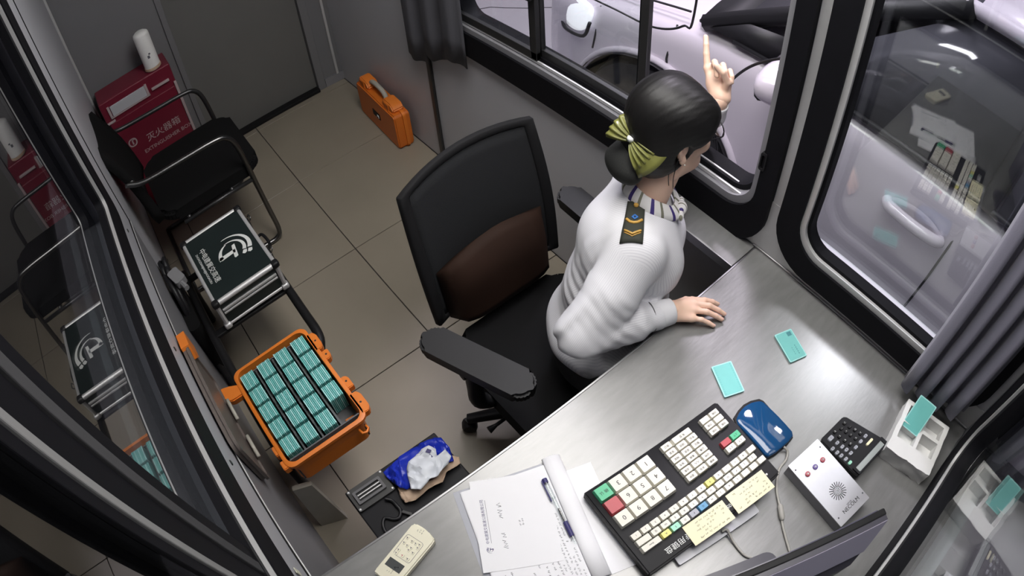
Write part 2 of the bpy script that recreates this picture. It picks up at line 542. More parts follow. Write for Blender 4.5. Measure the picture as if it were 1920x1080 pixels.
fl = struct('floor', MB().box(*slab((XB - T, YL - T, -0.08), (XF + T, YR + T, -0.006))), M['grout'])
xs = [-3.2, -3.13, -2.53, -1.935, -1.34, -0.742, -0.145, 0.284]
ys = [-0.23, -0.045, 0.558, 1.166]
for i in range(len(xs) - 1):
    for j in range(len(ys) - 1):
        t = obj('tile', MB().box(*slab((xs[i] + 0.002, ys[j] + 0.002, -0.006), (xs[i + 1] - 0.002, ys[j + 1] - 0.002, 0.0)), bev=0.001, seg=1), M['tile'], fl)

# door at the back
d1 = struct('door_1', MB().box(*slab((XB - 0.06, 0.303, 0.012), (XB - 0.022, 0.997, 1.985))), M['door'])
obj('door_panel', MB().box(*slab((XB - 0.024, 0.40, 1.10), (XB - 0.014, 0.90, 1.85)), bev=0.004), M['door'], d1)
h = obj('handle', MB().tube([(XB - 0.02, 0.36, 1.02), (XB + 0.03, 0.36, 1.02), (XB + 0.03, 0.45, 1.02)], 0.008), M['chrome'], d1, True)
fr = MB()
for a, b in (((XB, 0.27, 0), (XB + 0.014, 0.302, 2.03)), ((XB, 0.998, 0), (XB + 0.014, 1.045, 2.03)), ((XB, 0.302, 1.99), (XB + 0.014, 0.998, 2.03))):
    fr.box(*slab(a, b), bev=0.003)
struct('trim_1', fr, M['panel_dark'])
bb = MB()
for a, b in (((XB, YL, 0), (XB + 0.012, 0.268, 0.055)), ((XB, 1.047, 0), (XB + 0.012, YR, 0.055))):
    bb.box(*slab(a, b))
struct('baseboard_back', bb, M['alu_grey'])
struct('trim_2', MB().box(*slab((XB - 0.02, 0.302, 0.0), (XB + 0.03, 0.998, 0.022)), bev=0.004), M['black_matte'])
struct('trim_3', MB().box(*slab((XB, 1.125, 0.055), (XB + 0.016, 1.14, 2.2)), bev=0.003), M['alu'])
# vertical joint strip on the lane wall and corner post on the left
struct('trim_4', MB().box(*slab((-2.137, YR - 0.014, 0.0), (-2.108, YR, 2.3)), bev=0.004), M['dark_tube'])
struct('trim_5', MB().box(*slab((-2.155, YR - 0.005, 0.0), (-2.137, YR, 2.3)), bev=0.001), M['alu_grey'])
struct('trim_6', MB().box(*slab((XB, YL, 0.0), (XB + 0.02, YL + 0.012, 2.4)), bev=0.002), M['alu'])
# joints of the panels on the left wall
struct('trim_7', MB().box(*slab((-2.045, YL - 0.001, 0.0), (-2.037, YL + 0.0025, 2.2))), M['black_matte'])
struct('trim_8', MB().box(*slab((-2.037, YL - 0.001, 0.694), (-0.47, YL + 0.003, 0.703))), M['black_matte'])
struct('trim_9', MB().box(*slab((-2.037, YL - 0.001, 0.686), (-0.47, YL + 0.006, 0.694)), bev=0.001), M['alu'])
struct('trim_10', MB().box(*slab((-2.037, YL, 0.0), (-0.47, YL + 0.004, 0.685))), M['alu_grey'])
sc = MB()
for x in (-1.84, -1.25, -0.85):
    sc.lathe([(0.0, 0.004), (0.006, 0.003), (0.008, 0.0)], 10, Matrix.Translation((x, YL, 0.80)) @ Matrix.Rotation(-PI / 2, 4, 'X'))
struct('trim_11', sc, M['chrome'])

# ------------------------------------------------------------------ windows
def ring_frame(name, M4, outer, ro, inner, ri, d0, d1, m, parent):
    mb = MB().ring(rounded(*outer, ro, 8), rounded(*inner, ri, 8), d0, d1, M4)
    return obj(name, mb, m, parent, 40)

# lane window with sliding leaves
w1 = struct('window_1', MB().ring(rounded(-1.96, -0.500, 0.755, 1.99, 0.13, 8), rounded(-1.90, -0.549, 0.862, 1.93, 0.095, 8), -0.04, 0.022, MR), M['rubber'], 40)
ring_frame('inner_frame', MR, (-1.905, -0.545, 0.858, 1.935), 0.095, (-1.885, -0.567, 0.884, 1.91), 0.08, -0.07, 0.012, M['alu_grey'], w1)
ring_frame('track', MR, (-1.89, -0.562, 0.880, 1.915), 0.08, (-1.87, -0.578, 0.900, 1.90), 0.07, -0.085, -0.02, M['rubber'], w1)
for k, (d, zz) in enumerate(((0.0, 0.889), (-0.03, 0.893))):
    obj('track_rail', MB().box(*slab((-1.86, YR - d - 0.002, zz), (-0.60, YR - d + 0.003, zz + 0.010))), M['alu'], w1)
def leaf(x0, x1, yy, m):
    lf = obj('leaf', MB().box(*slab((x0, yy - 0.009, 0.90), (x0 + 0.022, yy + 0.009, 1.90)), bev=0.002)
             .box(*slab((x1 - 0.028, yy - 0.009, 0.90), (x1, yy + 0.009, 1.90)), bev=0.002)
             .box(*slab((x0, yy - 0.009, 0.897), (x1, yy + 0.009, 0.93)), bev=0.002)
             .box(*slab((x0, yy - 0.009, 1.87), (x1, yy + 0.009, 1.90)), bev=0.002), m, w1)
    obj('pane', MB().box(*slab((x0 + 0.02, yy - 0.0025, 0.925), (x1 - 0.025, yy + 0.0025, 1.88))), M['glass'], lf)
    obj('gasket', MB().box(*slab((x1 - 0.034, yy - 0.006, 0.93), (x1 - 0.027, yy + 0.006, 1.87))), M['rubber'], lf)
    return lf
l1 = leaf(-1.885, -1.415, YR + 0.005, M['dark_tube'])
l2 = leaf(-1.445, -0.985, YR + 0.035, M['dark_tube'])
obj('latch', MB().box((-1.428, YR - 0.014, 1.165), (0.036, 0.03, 0.05), bev=0.004), M['black'], l1)
obj('latch_plate', MB().ring(rounded(-0.556, -0.538, 1.035, 1.09, 0.006, 3), rounded(-0.552, -0.542, 1.042, 1.083, 0.004, 3), 0.012, 0.026, MR), M['black'], w1)

# lane window, fixed pane beside the worktop
w2 = struct('window_2', MB().ring(rounded(-0.466, 0.262, 0.802, 1.99, 0.13, 8), rounded(-0.402, 0.20, 0.874, 1.93, 0.088, 8), -0.04, 0.022, MR), M['rubber'], 40)
ring_frame('alu_bead', MR, (-0.405, 0.203, 0.871, 1.933), 0.089, (-0.386, 0.184, 0.892, 1.913), 0.075, -0.04, 0.014, M['alu'], w2)
ring_frame('gasket', MR, (-0.388, 0.186, 0.890, 1.915), 0.076, (-0.377, 0.175, 0.903, 1.903), 0.066, -0.03, 0.004, M['rubber'], w2)
obj('pane', MB().box(*slab((-0.40, YR + 0.085, 0.86), (0.20, YR + 0.091, 1.94))), M['glass'], w2)
# stainless surround of the lane windows
st = MB().box(*slab((-0.497, YR - 0.003, 0.775), (-0.469, YR - 0.0005, 2.05)))
st.box(*slab((-0.60, YR - 0.0035, 0.772), (XF, YR - 0.0005, 0.86)))
st.box(*slab((-0.56, YR - 0.0038, 0.772), (-0.44, YR - 0.0005, 0.95)))
struct('trim_12', st, M['alu'])
struct('trim_13', MB().box(*slab((-0.52, YR - 0.009, 0.7705), (XF - 0.003, YR - 0.003, 0.777)), bev=0.002), M['steel_edge'])

# left window
w3 = struct('window_3', MB().ring(rounded(-1.755, 0.262, 0.945, 1.985, 0.05, 6), rounded(-1.638, 0.15, 1.068, 1.87, 0.035, 6), -0.015, 0.018, ML), M['rubber'], 40)
ring_frame('bead', ML, (-1.640, 0.152, 1.066, 1.872), 0.035, (-1.634, 0.146, 1.071, 1.866), 0.03, -0.015, 0.014, M['alu'], w3)
ring_frame('inner_frame', ML, (-1.635, 0.147, 1.070, 1.867), 0.03, (-1.60, 0.115, 1.092, 1.84), 0.025, -0.018, 0.004, M['rubber'], w3)
def lstile(n, x0, x1, d0, d1, m):
    return obj(n, MB().box(*slab((x0, YL + d0, 1.09), (x1, YL + d1, 1.85)), bev=0.002), m, w3)
lstile('leaf_gasket', -0.499, -0.466, -0.015, 0.000, M['rubber'])
lstile('leaf_stile', -0.466, -0.442, -0.015, 0.003, M['stile_grey'])
lstile('leaf_seal', -0.442, -0.388, -0.018, -0.002, M['rubber'])
lstile('leaf_bead', -0.388, -0.373, -0.018, 0.002, M['dull_bead'])
lstile('leaf_gasket', -0.373, -0.352, -0.010, -0.002, M['rubber'])
obj('pane', MB().box(*slab((-1.685, YL - 0.042, 1.003), (-0.47, YL - 0.036, 1.93))), M['glass_left'], w3)
obj('pane', MB().box(*slab((-0.40, YL - 0.032, 1.003), (0.195, YL - 0.026, 1.93))), M['glass_near'], w3)

# front window behind the worktop
w4 = struct('window_4', MB().ring(rounded(-0.16, 1.092, 0.800, 1.985, 0.12, 8), rounded(-0.10, 1.035, 0.868, 1.92, 0.085, 8), -0.04, 0.016, MF), M['rubber'], 40)
ring_frame('alu_bead', MF, (-0.102, 1.037, 0.866, 1.922), 0.086, (-0.092, 1.027, 0.877, 1.91), 0.078, -0.04, 0.014, M['alu'], w4)
ring_frame('gasket', MF, (-0.094, 1.029, 0.875, 1.912), 0.079, (-0.07, 1.005, 0.900, 1.89), 0.064, -0.05, 0.008, M['rubber'], w4)
obj('pane', MB().box(*slab((XF + 0.010, -0.085, 0.885), (XF + 0.016, 1.018, 1.90))), M['glass'], w4)
struct('trim_14', MB().box(*slab((XF - 0.008, -0.22, 0.7705), (XF - 0.001, 1.115, 0.792)), bev=0.002), M['steel_edge'])

# ------------------------------------------------------------------ the lane outside
struct('ground', MB().box(*slab((-14, YL - T, -0.40), (10, 14, -0.09))), M['lane'])
struct('road', MB().box(*slab((-14, -9, -0.40), (10, YL - T - 0.001, -0.20))), M['asphalt'])
isl = struct('pavement', MB().box(*slab((-9, -0.835, -0.20), (4, YL - T - 0.002, 0.0)), bev=0.01), M['lane'])
obj('painted_edge', MB().box(*slab((-9, -0.745, 0.0), (4, -0.700, 0.002))), M['paint_line'], isl)
cr = MB()
random.seed(3)
for (x0, y0, x1, y1) in ((-3.6, 2.1, -3.05, 2.75), (-3.05, 2.75, -2.6, 2.95), (-3.9, 1.75, -3.3, 2.1)):
    p = [(x0 + (x1 - x0) * t + random.uniform(-.02, .02), y0 + (y1 - y0) * t + random.uniform(-.02, .02), -0.09) for t in [i / 7 for i in range(8)]]
    cr.tube(p, 0.004, 4)
struct('ground_crack', cr, M['car_seam'])
struct('kerb', MB().box(*slab((-5.5, YR + T + 0.02, -0.09), (3.0, YR + T + 0.12, -0.02)), bev=0.01), M['lane'])

# ceiling lamp fitting
cl = thing('ceiling_lamp', 'flat rectangular panel lamp under the booth ceiling', 'lamp', (-0.80, 0.74, 2.44))
obj('housing', MB().box((0, 0, 0.035), (1.96, 0.72, 0.05), bev=0.006), M['white'], cl)
obj('diffuser', MB().box((0, 0, 0.006), (1.92, 0.68, 0.012), bev=0.004), M['lamp'], cl)

# ------------------------------------------------------------------ worktop and ledge
ZT = 0.77
wt = thing('worktop', 'brushed steel worktop running across the front end of the booth', 'worktop', (0, 0, 0))
obj('top', MB().box(*slab((-0.508, YL + 0.003, ZT - 0.03), (XF - 0.002, YR - 0.004, ZT)), bev=0.003), M['steel'], wt)
obj('front_lip', MB().box(*slab((-0.512, YL + 0.003, ZT - 0.045), (-0.507, YR - 0.004, ZT - 0.001)), bev=0.001), M['steel_edge'], wt)
obj('support_panel', MB().box(*slab((-0.20, YL + 0.003, 0.0), (-0.18, YR - 0.004, ZT - 0.03))), M['panel_dark'], wt)
lg = tag(obj('ledge', MB().box(*slab((-0.95, 1.058, ZT - 0.028), (-0.5135, YR - 0.004, ZT)), bev=0.002), M['steel']), 'narrow steel ledge along the lane wall under the open window', 'ledge')
obj('edge_trim', MB().box(*slab((-0.95, 1.054, ZT - 0.03), (-0.5135, 1.058, ZT + 0.001)), bev=0.001), M['steel_edge'], lg)

# ------------------------------------------------------------------ things on the worktop
def R_(deg):
    return math.radians(deg)

# toll keyboard -----------------------------------------------------------------
kb = thing('toll_keyboard', 'large black keyboard with ivory keys and two yellow notes taped on it', 'keyboard', (-0.182, 0.516, ZT + 0.0042), R_(263.5))
body = MB()
Kx0, Kx1, Ky0, Ky1 = -0.181, 0.181, -0.116, 0.114
side = [(Ky0, 0.0), (Ky1, 0.0), (Ky1, 0.032), (Ky0 + 0.006, 0.026), (Ky0, 0.020)]
body.prism(side, Kx0, Kx1, Matrix(((0, 0, 1, 0), (1, 0, 0, 0), (0, 1, 0, 0), (0, 0, 0, 1))))
bmesh.ops.bevel(body.bm, geom=body.bm.edges[:], offset=0.004, segments=2, affect='EDGES')
obj('body', body, M['box_dark'], kb, 50)
for x in (-0.16, 0.16):
    for y in (-0.10, 0.10):
        obj('foot', MB().lathe([(0, -0.0022), (0.006, -0.0022), (0.006, 0.001), (0, 0.001)], 10, Matrix.Translation((x, y, 0))), M['black_matte'], kb)
def ktop(y):
    return 0.026 + (0.032 - 0.026) * (y - Ky0) / (Ky1 - Ky0)
_keyme = {}
def key(cx, cy, w, d, m, h=0.010, legend=None, ls=0.010):
    k = (round(w, 4), round(d, 4), m)
    if k not in _keyme:
        b = MB()
        b.prism(rounded(-w / 2, w / 2, -d / 2, d / 2, 0.0012, 1), 0, h, top_scale=0.86)
        me = b.mesh('key', 40)
        me.materials.append(M[m])
        _keyme[k] = me
    o = bpy.data.objects.new('key', _keyme[k])
    COL.objects.link(o)
    o.parent = kb
    o.location = (cx, cy, ktop(cy))
    if legend:
        t = text_mesh(legend, ls, 0.0001)
        w_ = obj('legend', t, M['ink'] if m not in ('key_red',) else M['ink_grey'], o)
        w_.location = (0, 0, h + 0.0002)
    return o
# number pad
lay = [['1', '2', '3', '元'], ['4', '5', '6', '更'], ['7', '8', '9', '0']]
cw = 0.142 / 4
rh = 0.106 / 3
for r in range(3):
    for c in range(4):
        m = 'key'
        if c == 3 and r == 0:
            m = 'key_green'
        if c == 3 and r == 1:
            m = 'key_red'
        lg_ = lay[r][c]
        key(0.025 + cw * (c + 0.5), -0.1065 + rh * (r + 0.5), cw - 0.0012, rh - 0.0012, m, 0.012, {'元': '确 认', '更': None}.get(lg_, lg_), 0.0145 if lg_ not in '元' else 0.009)
# function pad
fl_ = list('客货专绿军警紧特公集免过入出换补退')
cw, rh = 0.085 / 3, 0.1055 / 6
n_ = 0
for r in range(6):
    for c in range(3):
        if r == 0 and c == 1:
            continue
        x = -0.0885 + cw * (c + 0.5)
        w = cw
        if r == 0 and c == 0:
            x, w = x + cw / 2, cw * 2
        key(x, -0.1035 + rh * (r + 0.5), w - 0.0014, rh - 0.0014, 'key', 0.009, ('车 型' if w > cw else fl_[n_ % len(fl_)] + fl_[(n_ * 5 + 3) % len(fl_)]), 0.006)
        n_ += 1
# small pads
cw, rh = 0.0545 / 2, 0.0505 / 3
for r in range(3):
    for c in range(2):
        key(-0.1655 + cw * (c + 0.5), -0.101 + rh * (r + 0.5), cw - 0.0014, rh - 0.0014, 'key', 0.009, None if (r, c) in ((0, 1), (1, 0)) else '功能', 0.0058)
cw, rh = 0.056 / 2, 0.035 / 2
for r in range(2):
    for c in range(2):
        key(-0.1695 + cw * (c + 0.5), -0.030 + rh * (r + 0.5), cw - 0.0014, rh - 0.0014, {(0, 0): 'key_green', (0, 1): 'key_red'}.get((r, c), 'key'), 0.009, None if (r, c) == (0, 1) else '上下', 0.0058)
# letter rows, seen by the operator from the number-pad side
rows = ['1234567890-=B', 'QWERTYUIOP[]', 'ASDFGHJKL;,.']
cw = 0.3375 / 14
rh = 0.0515 / 3
for r in range(3):
    y = 0.0195 + rh * (r + 0.5)
    skip = {0: 0.0, 1: 1.55 * cw, 2: 2.1 * cw}[r]
    xr = 0.165
    if r:
        key(xr - skip / 2, y, skip - 0.0014, rh - 0.0014, 'key', 0.009, 'Enter' if r == 2 else None, 0.005)
    x = xr - skip
    k = 0
    while x - cw > -0.176:
        w = cw
        if r == 0 and x - 2 * cw < -0.176:
            w = x + 0.174
        if w < 0.012:
            break
        m = 'key'
        if r == 2:
            m = {0: 'key_yellow', 1: 'key_mint', 3: 'key_grey', 4: 'key_blue'}.get(k, 'key')
        if r == 0 and k == 8:
            m = 'key_yellow'
        key(x - w / 2, y, w - 0.0018, rh - 0.0018, m, 0.009, rows[r][k] if k < len(rows[r]) else None, 0.0062)
        x -= w
        k += 1
writing('专用键盘', 0.0165, M['logo_white'], kb, (0.093, 0.0935, ktop(0.0935) + 0.0006), name='lettering')
writing('05', 0.012, M['logo_white'], kb, (-0.040, 0.097, ktop(0.097) + 0.0006), name='lettering')
obj('indicator_light', MB().lathe([(0, 0.0022), (0.0022, 0.0018), (0.003, 0.0)], 10, Matrix.Translation((-0.153, 0.096, ktop(0.096)))), M['green_led'], kb)
def handwriting(parent, x0, x1, y0, y1, rows_, z, m, name='handwriting', seed=1, size=0.004, skip=0.25, up=(0, 1)):
    """lines of illegible joined-up pen strokes"""
    rnd = random.Random(seed)
    mb = MB()
    for k in range(rows_):
        y = y0 + (y1 - y0) * (k + 0.5) / rows_
        x = x0 + rnd.uniform(0, 0.08) * (x1 - x0)
        end = x1 - rnd.uniform(0.0, 0.3) * (x1 - x0)
        while x < end:
            n = rnd.choice((4, 5, 6, 8))
            if rnd.random() > skip:
                pts = []
                for q in range(n):
                    pts.append((x + q * size * 0.20 + rnd.uniform(-.16, .16) * size, y + (0.42 if q % 2 else -0.42) * size * rnd.uniform(0.3, 1.0), z))
                mb.tube(pts, size * 0.055 + 0.00008, 3)
            x += n * size * 0.2 + size * rnd.uniform(0.3, 0.6)
    o = obj(name, mb, m, parent)
    o['kind'] = 'stuff'
    return o
def taped_note(x0, x1, y0, y1, ang, label, seed):
    nt = obj('sticky_note', MB().box((0, 0, 0), (x1 - x0, y1 - y0, 0.0006)), M['note'])
    P_ = Matrix.Translation(kb.location) @ Matrix.Rotation(kb.rotation_euler.z, 4, 'Z')
    nt.matrix_world = P_ @ Matrix.Translation(((x0 + x1) / 2, (y0 + y1) / 2, 0.0338)) @ Matrix.Rotation(R_(ang), 4, 'Z') @ Matrix.Rotation(R_(1.5), 4, 'X')
    tag(nt, label, 'note')
    w, h = (x1 - x0) / 2, (y1 - y0) / 2
    handwriting(nt, -w * 0.9, w * 0.85, -h * 0.85, h * 0.85, 5, 0.0005, M['ink_grey'], seed=seed, size=0.0065, skip=0.3)
    return nt
taped_note(-0.035, 0.069, 0.074, 0.125, -3, 'yellow note covered in writing taped beside the keyboard lettering', 5)
taped_note(-0.149, -0.046, 0.077, 0.128, -3, 'yellow note taped at the corner of the keyboard nearest the intercom', 9)
# white reader slab under the far edge of the keyboard
sl = tag(obj('card_reader_slab', MB().prism(rounded(-0.105, 0.105, -0.03, 0.021, 0.004, 4), 0, 0.0125), M['panel'], None, 40), 'flat pale reader slab lying along the far edge of the black keyboard', 'card reader', None, (-0.063, 0.495, ZT + 0.0005), R_(259))
# cards --------------------------------------------------------------------------
def pass_card(label, loc, rz, group='teal pass cards', rot=None):
    c = tag(obj('pass_card', MB().prism(rounded(-0.0428, 0.0428, -0.027, 0.027, 0.003, 3), 0, 0.005), M['teal_edge'], None, 40), label, 'card', group)
    c.location = loc
    c.rotation_euler = rot if rot else (0, 0, rz)
    obj('face', MB().prism(rounded(-0.040, 0.040, -0.0242, 0.0242, 0.003, 3), 0.0048, 0.0053), M['teal'], c)
    return c
c1 = pass_card('teal pass card lying blank side up near the blue reader', (-0.300, 0.786, ZT + 0.0005), R_(-25))
mk = MB()
for s in (-1, 1):
    for k in range(12):
        mk.box((-0.036 + k * 0.0065, s * 0.0205, 0.0054), (0.004, 0.0006, 0.0002))
obj('printed_border', mk, M['teal_dark'], c1)['kind'] = 'stuff'
c2 = pass_card('teal pass card with a printed square in one corner beside the bright reflection', (-0.246, 0.978, ZT + 0.0005), R_(-21))
mk = MB().box((-0.031, 0.013, 0.0054), (0.012, 0.013, 0.0002))
for k in range(5):
    mk.box((0.004 + k * 0.006, 0.010, 0.0054), (0.0035, 0.0022, 0.0002))
for k in range(4):
    mk.box((0.008 + k * 0.006, -0.001, 0.0054), (0.0035, 0.0012, 0.0002))
obj('printed_marks', mk, M['teal_dark'], c2)['kind'] = 'stuff'
# blue reader ---------------------------------------------------------------------
br = thing('blue_reader', 'glossy dark blue card reader with rounded end beside the keyboard', 'card reader', (-0.154, 0.753, ZT + 0.0005), R_(-7))
out = [(-0.062, -0.040), (-0.045, -0.045), (0.055, -0.047), (0.064, -0.042), (0.068, -0.02), (0.068, 0.02), (0.064, 0.040), (0.055, 0.046), (-0.05, 0.045), (-0.060, 0.040), (-0.069, 0.02), (-0.072, 0.0), (-0.069, -0.02)]
mb = MB()
dn = []
for p_, q_ in zip(out, out[1:] + out[:1]):
    dn += [((p_[0] * (1 - t) + q_[0] * t), (p_[1] * (1 - t) + q_[1] * t)) for t in (0, 0.25, 0.5, 0.75)]
mb.grid([[Vector((x * s, y * s, (0.0200 - d_ - 2.2 * (y * s) ** 2 - 1.3 * (x * s - 0.035) ** 2) if s < 1.0 or d_ < 0.02 else 0.0)) for x, y in dn] for s, d_ in ((1.0, 0.025), (1.0, 0.0055), (0.985, 0.0015), (0.95, 0.0), (0.8, -0.0003), (0.6, -0.0005), (0.4, -0.0006), (0.2, -0.0006), (0.02, -0.0006))], closed_u=True)
mb.bm.faces.new(mb.bm.verts[-len(dn):] if False else [v for v in list(mb.bm.verts)[-len(dn):]])
obj('body', mb, M['blue_gloss'], br, 60)
obj('base', MB().prism([(x * 1.03, y * 1.03) for x, y in out], 0.0, 0.006), M['box_dark'], br)
# reader cable ---------------------------------------------------------------------
cb = obj('reader_cable', MB().tube(bez([(-0.085, 0.749, 0.782), (-0.071, 0.750, 0.776), (-0.060, 0.733, 0.774), (-0.056, 0.702, 0.774), (-0.030, 0.665, 0.774), (0.006, 0.637, 0.775), (0.046, 0.607, 0.774), (0.10, 0.575, 0.774)], 6), 0.0032, 8), M['cable'], None, True)
tag(cb, 'grey cable with a ferrite bead running from the blue reader', 'cable')
fm = MB().tube([(0.001, 0.642, 0.777), (0.005, 0.6385, 0.777), (0.027, 0.6215, 0.777), (0.031, 0.6185, 0.777)], [0.004, 0.0068, 0.0068, 0.004], 12)
obj('ferrite_bead', fm, M['cable'], cb, 40)
kc = obj('keyboard_cable', MB().tube(bez([(-0.052, 0.500, 0.790), (-0.046, 0.511, 0.788), (-0.018, 0.507, 0.776), (0.021, 0.503, 0.774), (0.045, 0.512, 0.774), (0.071, 0.517, 0.774), (0.12, 0.50, 0.774)], 6), 0.003, 8), M['cable'], None, True)
tag(kc, 'pale cable curling out from under the keyboard toward the monitor', 'cable')
# calculator --------------------------------------------------------------------------
ca = thing('calculator', 'black desk calculator with grey and white keys half under the intercom', 'calculator', (0.039, 0.882, ZT + 0.0005), R_(85))
tilt = Matrix.Rotation(R_(-5), 4, 'X')
co = [(-0.060, -0.071), (0.064, -0.071), (0.066, -0.060), (0.036, 0.056), (0.028, 0.062), (-0.055, 0.062), (-0.062, 0.055), (-0.063, -0.062)]
mb = MB().prism(co, 0.0, 0.013, Matrix.Translation((0, 0, 0.0065)) @ tilt)
bmesh.ops.bevel(mb.bm, geom=mb.bm.edges[:], offset=0.002, segments=2, affect='EDGES')
obj('body', mb, M['box_dark'], ca, 50)
TC = Matrix.Translation((0, 0, 0.0065)) @ tilt
def cpart(n, mb, m, sm=None):
    bmesh.ops.transform(mb.bm, matrix=TC, verts=mb.bm.verts[:])
    return obj(n, mb, m, ca, sm)
cpart('display', MB().box((0.001, -0.0595, 0.0135), (0.104, 0.017, 0.004), bev=0.001), M['lcd'])
cpart('display_frame', MB().ring(rounded(-0.058, 0.062, -0.071, -0.047, 0.004, 3), rounded(-0.051, 0.053, -0.067, -0.052, 0.002, 3), 0.010, 0.018, Matrix()), M['box_dark'])
cpart('key', MB().prism(rounded(0.015, 0.041, -0.037, -0.030, 0.003, 3), 0.013, 0.0165, top_scale=0.93), M['note'])
_ck = {}
grid_c = [(-0.040, .045), (-0.037, .025), (-0.035, .009), (-0.033, -.004), (-0.031, -.018), (-0.057, .023), (-0.056, .008), (-0.054, -.005), (-0.052, -.019), (-0.051, -.033),
          (-0.019, .0325), (-0.0165, .0155), (-0.013, -.001), (-0.010, -.017), (0.001, .043), (0.0035, .029), (0.006, .0145), (0.0085, -.001), (0.0114, -.016), (0.021, .031), (0.025, .0155), (0.0285, -.0005), (0.032, -.0155), (-0.0185, .049), (0.018, .047)]
for i, (x, y) in enumerate(grid_c):
    big = i == 0
    w = 0.017 if big else 0.0125
    d = 0.012 if big else 0.0085
    m = 'key_grey' if (i < 10 and i != 9) else ('key_mint' if i == 9 else 'black')
    if i in (18, 22, 13):
        m = 'key_grey'
    o = cpart('key', MB().prism(rounded(x - w / 2, x + w / 2, y - d / 2, y + d / 2, 0.003, 3), 0.0125, 0.0165, top_scale=0.88), M[m], 40)
    if m != 'key_mint':
        t = text_mesh('C√7894561230M+-×÷%=.GTMRCE'[i], 0.0062, 0.0001)
        q = obj('legend', t, M['logo_white'] if m == 'black' else M['ink'], o)
        q.matrix_local = TC @ Matrix.Translation((x, y, 0.0168))
# intercom -----------------------------------------------------------------------------
ic = thing('intercom', 'silver intercom box with slotted sunburst speaker and three round buttons', 'intercom', (0.056, 0.746, ZT + 0.0005), R_(84))
io = rounded(-0.0495, 0.0495, -0.095, 0.095, 0.002, 2)
obj('housing', MB().prism(io, 0.0, 0.037), M['alu_grey'], ic, 40)
obj('face_plate', MB().prism(rounded(-0.051, 0.051, -0.0965, 0.0965, 0.002, 2), 0.037, 0.0395), M['silver_face'], ic, 40)
zf = 0.0396
for x, m in ((0.0238, 'btn_red'), (-0.0023, 'btn_violet'), (-0.0284, 'btn_red')):
    b = obj('push_button', MB().lathe([(0.0, 0.004), (0.0045, 0.0038), (0.0062, 0.0025), (0.0066, 0.0)], 20, Matrix.Translation((x, 0.0505, zf))), M[m], ic, 40)
    obj('symbol', MB().box((x, 0.0505, zf + 0.0042), (0.006, 0.0016, 0.0006)).box((x, 0.0505, zf + 0.0042), (0.0016, 0.006, 0.0006)), M['logo_white'], b)
sp = MB()
for k in range(20):
    a = 2 * PI * k / 20
    sp.box((0.001 + math.cos(a) * 0.0155, -0.029 + math.sin(a) * 0.0155, zf), (0.0135, 0.0017, 0.0008), Matrix.Rotation(a, 3, 'Z'))
for r in (0.0066, 0.0032):
    sp.tube([(0.001 + r * math.cos(2 * PI * j / 18), -0.029 + r * math.sin(2 * PI * j / 18), zf), ][0:1] + [(0.001 + r * math.cos(2 * PI * j / 18), -0.029 + r * math.sin(2 * PI * j / 18), zf) for j in range(1, 18)], 0.0006, 4, closed=True)
sp.lathe([(0, 0.0006), (0.0011, 0.0)], 8, Matrix.Translation((0.001, -0.029, zf)))
o = obj('speaker_slots', sp, M['ink'], ic)
for x, y in ((0.0415, 0.0775), (-0.044, 0.077), (0.0455, -0.076), (-0.0415, -0.077)):
    obj('screw', MB().lathe([(0, 0.0008), (0.0018, 0.0006), (0.0022, 0)], 10, Matrix.Translation((x, y, zf))), M['ink_grey'], ic)
writing('NECOLM', 0.0135, M['ink'], ic, (0.003, -0.0765, zf + 0.0002), name='lettering')
writing('对讲主机', 0.0042, M['ink_grey'], ic, (0.003, -0.0685, zf + 0.0002), name='lettering')
# white foam tray -----------------------------------------------------------------------
ft = thing('foam_tray', 'white polystyrene tray with four wells in the corner by the curtain', 'tray', (0.174, 0.982, ZT + 0.0005), R_(8.5))
def foam_ring(mb, wells, x0, x1, y0, y1, z0, z1):
    """block with rectangular wells cut to a floor, built as boxes of one lattice"""
    xs_ = sorted({x0, x1} | {w[0] for w in wells} | {w[1] for w in wells})
    ys_ = sorted({y0, y1} | {w[2] for w in wells} | {w[3] for w in wells})
    V_ = {}
    def v(x, y, z):
        k = (round(x, 5), round(y, 5), round(z, 5))
        if k not in V_:
            V_[k] = mb.bm.verts.new((x, y, z))
        return V_[k]
    def inside(x, y):
        for w in wells:
            if w[0] < x < w[1] and w[2] < y < w[3]:
                return w
        return None
    def q(*a):
        mb.bm.faces.new([v(*p) for p in a])
    zw = z0 + 0.012
    for i in range(len(xs_) - 1):
        for j in range(len(ys_) - 1):
            a, b, c, d = xs_[i], xs_[i + 1], ys_[j], ys_[j + 1]
            z = zw if inside((a + b) / 2, (c + d) / 2) else z1
            q((a, c, z), (b, c, z), (b, d, z), (a, d, z))
            q((a, c, z0), (a, d, z0), (b, d, z0), (b, c, z0))
            for (p, r, nx, ny) in (((a, c), (a, d), a - 1e-4, (c + d) / 2), ((b, d), (b, c), b + 1e-4, (c + d) / 2), ((b, c), (a, c), (a + b) / 2, c - 1e-4), ((a, d), (b, d), (a + b) / 2, d + 1e-4)):
                if not (x0 < nx < x1 and y0 < ny < y1):
                    q((*p, z0), (*r, z0), (*r, z), (*p, z))
                elif inside(nx, ny) is None and z == zw:
                    q((*p, z), (*r, z), (*r, z1), (*p, z1))
mb = MB()
WL = [(-0.057, -0.006, -0.018, 0.018 + 0.012), (0.004, 0.055, -0.018, 0.030), (-0.057, -0.006, 0.040, 0.082), (0.004, 0.055, 0.040, 0.082)]
foam_ring(mb, WL, -0.070, 0.068, -0.060, 0.094, 0.0, 0.050)
bmesh.ops.subdivide_edges(mb.bm, edges=[e for e in mb.bm.edges], cuts=3, use_grid_fill=True)
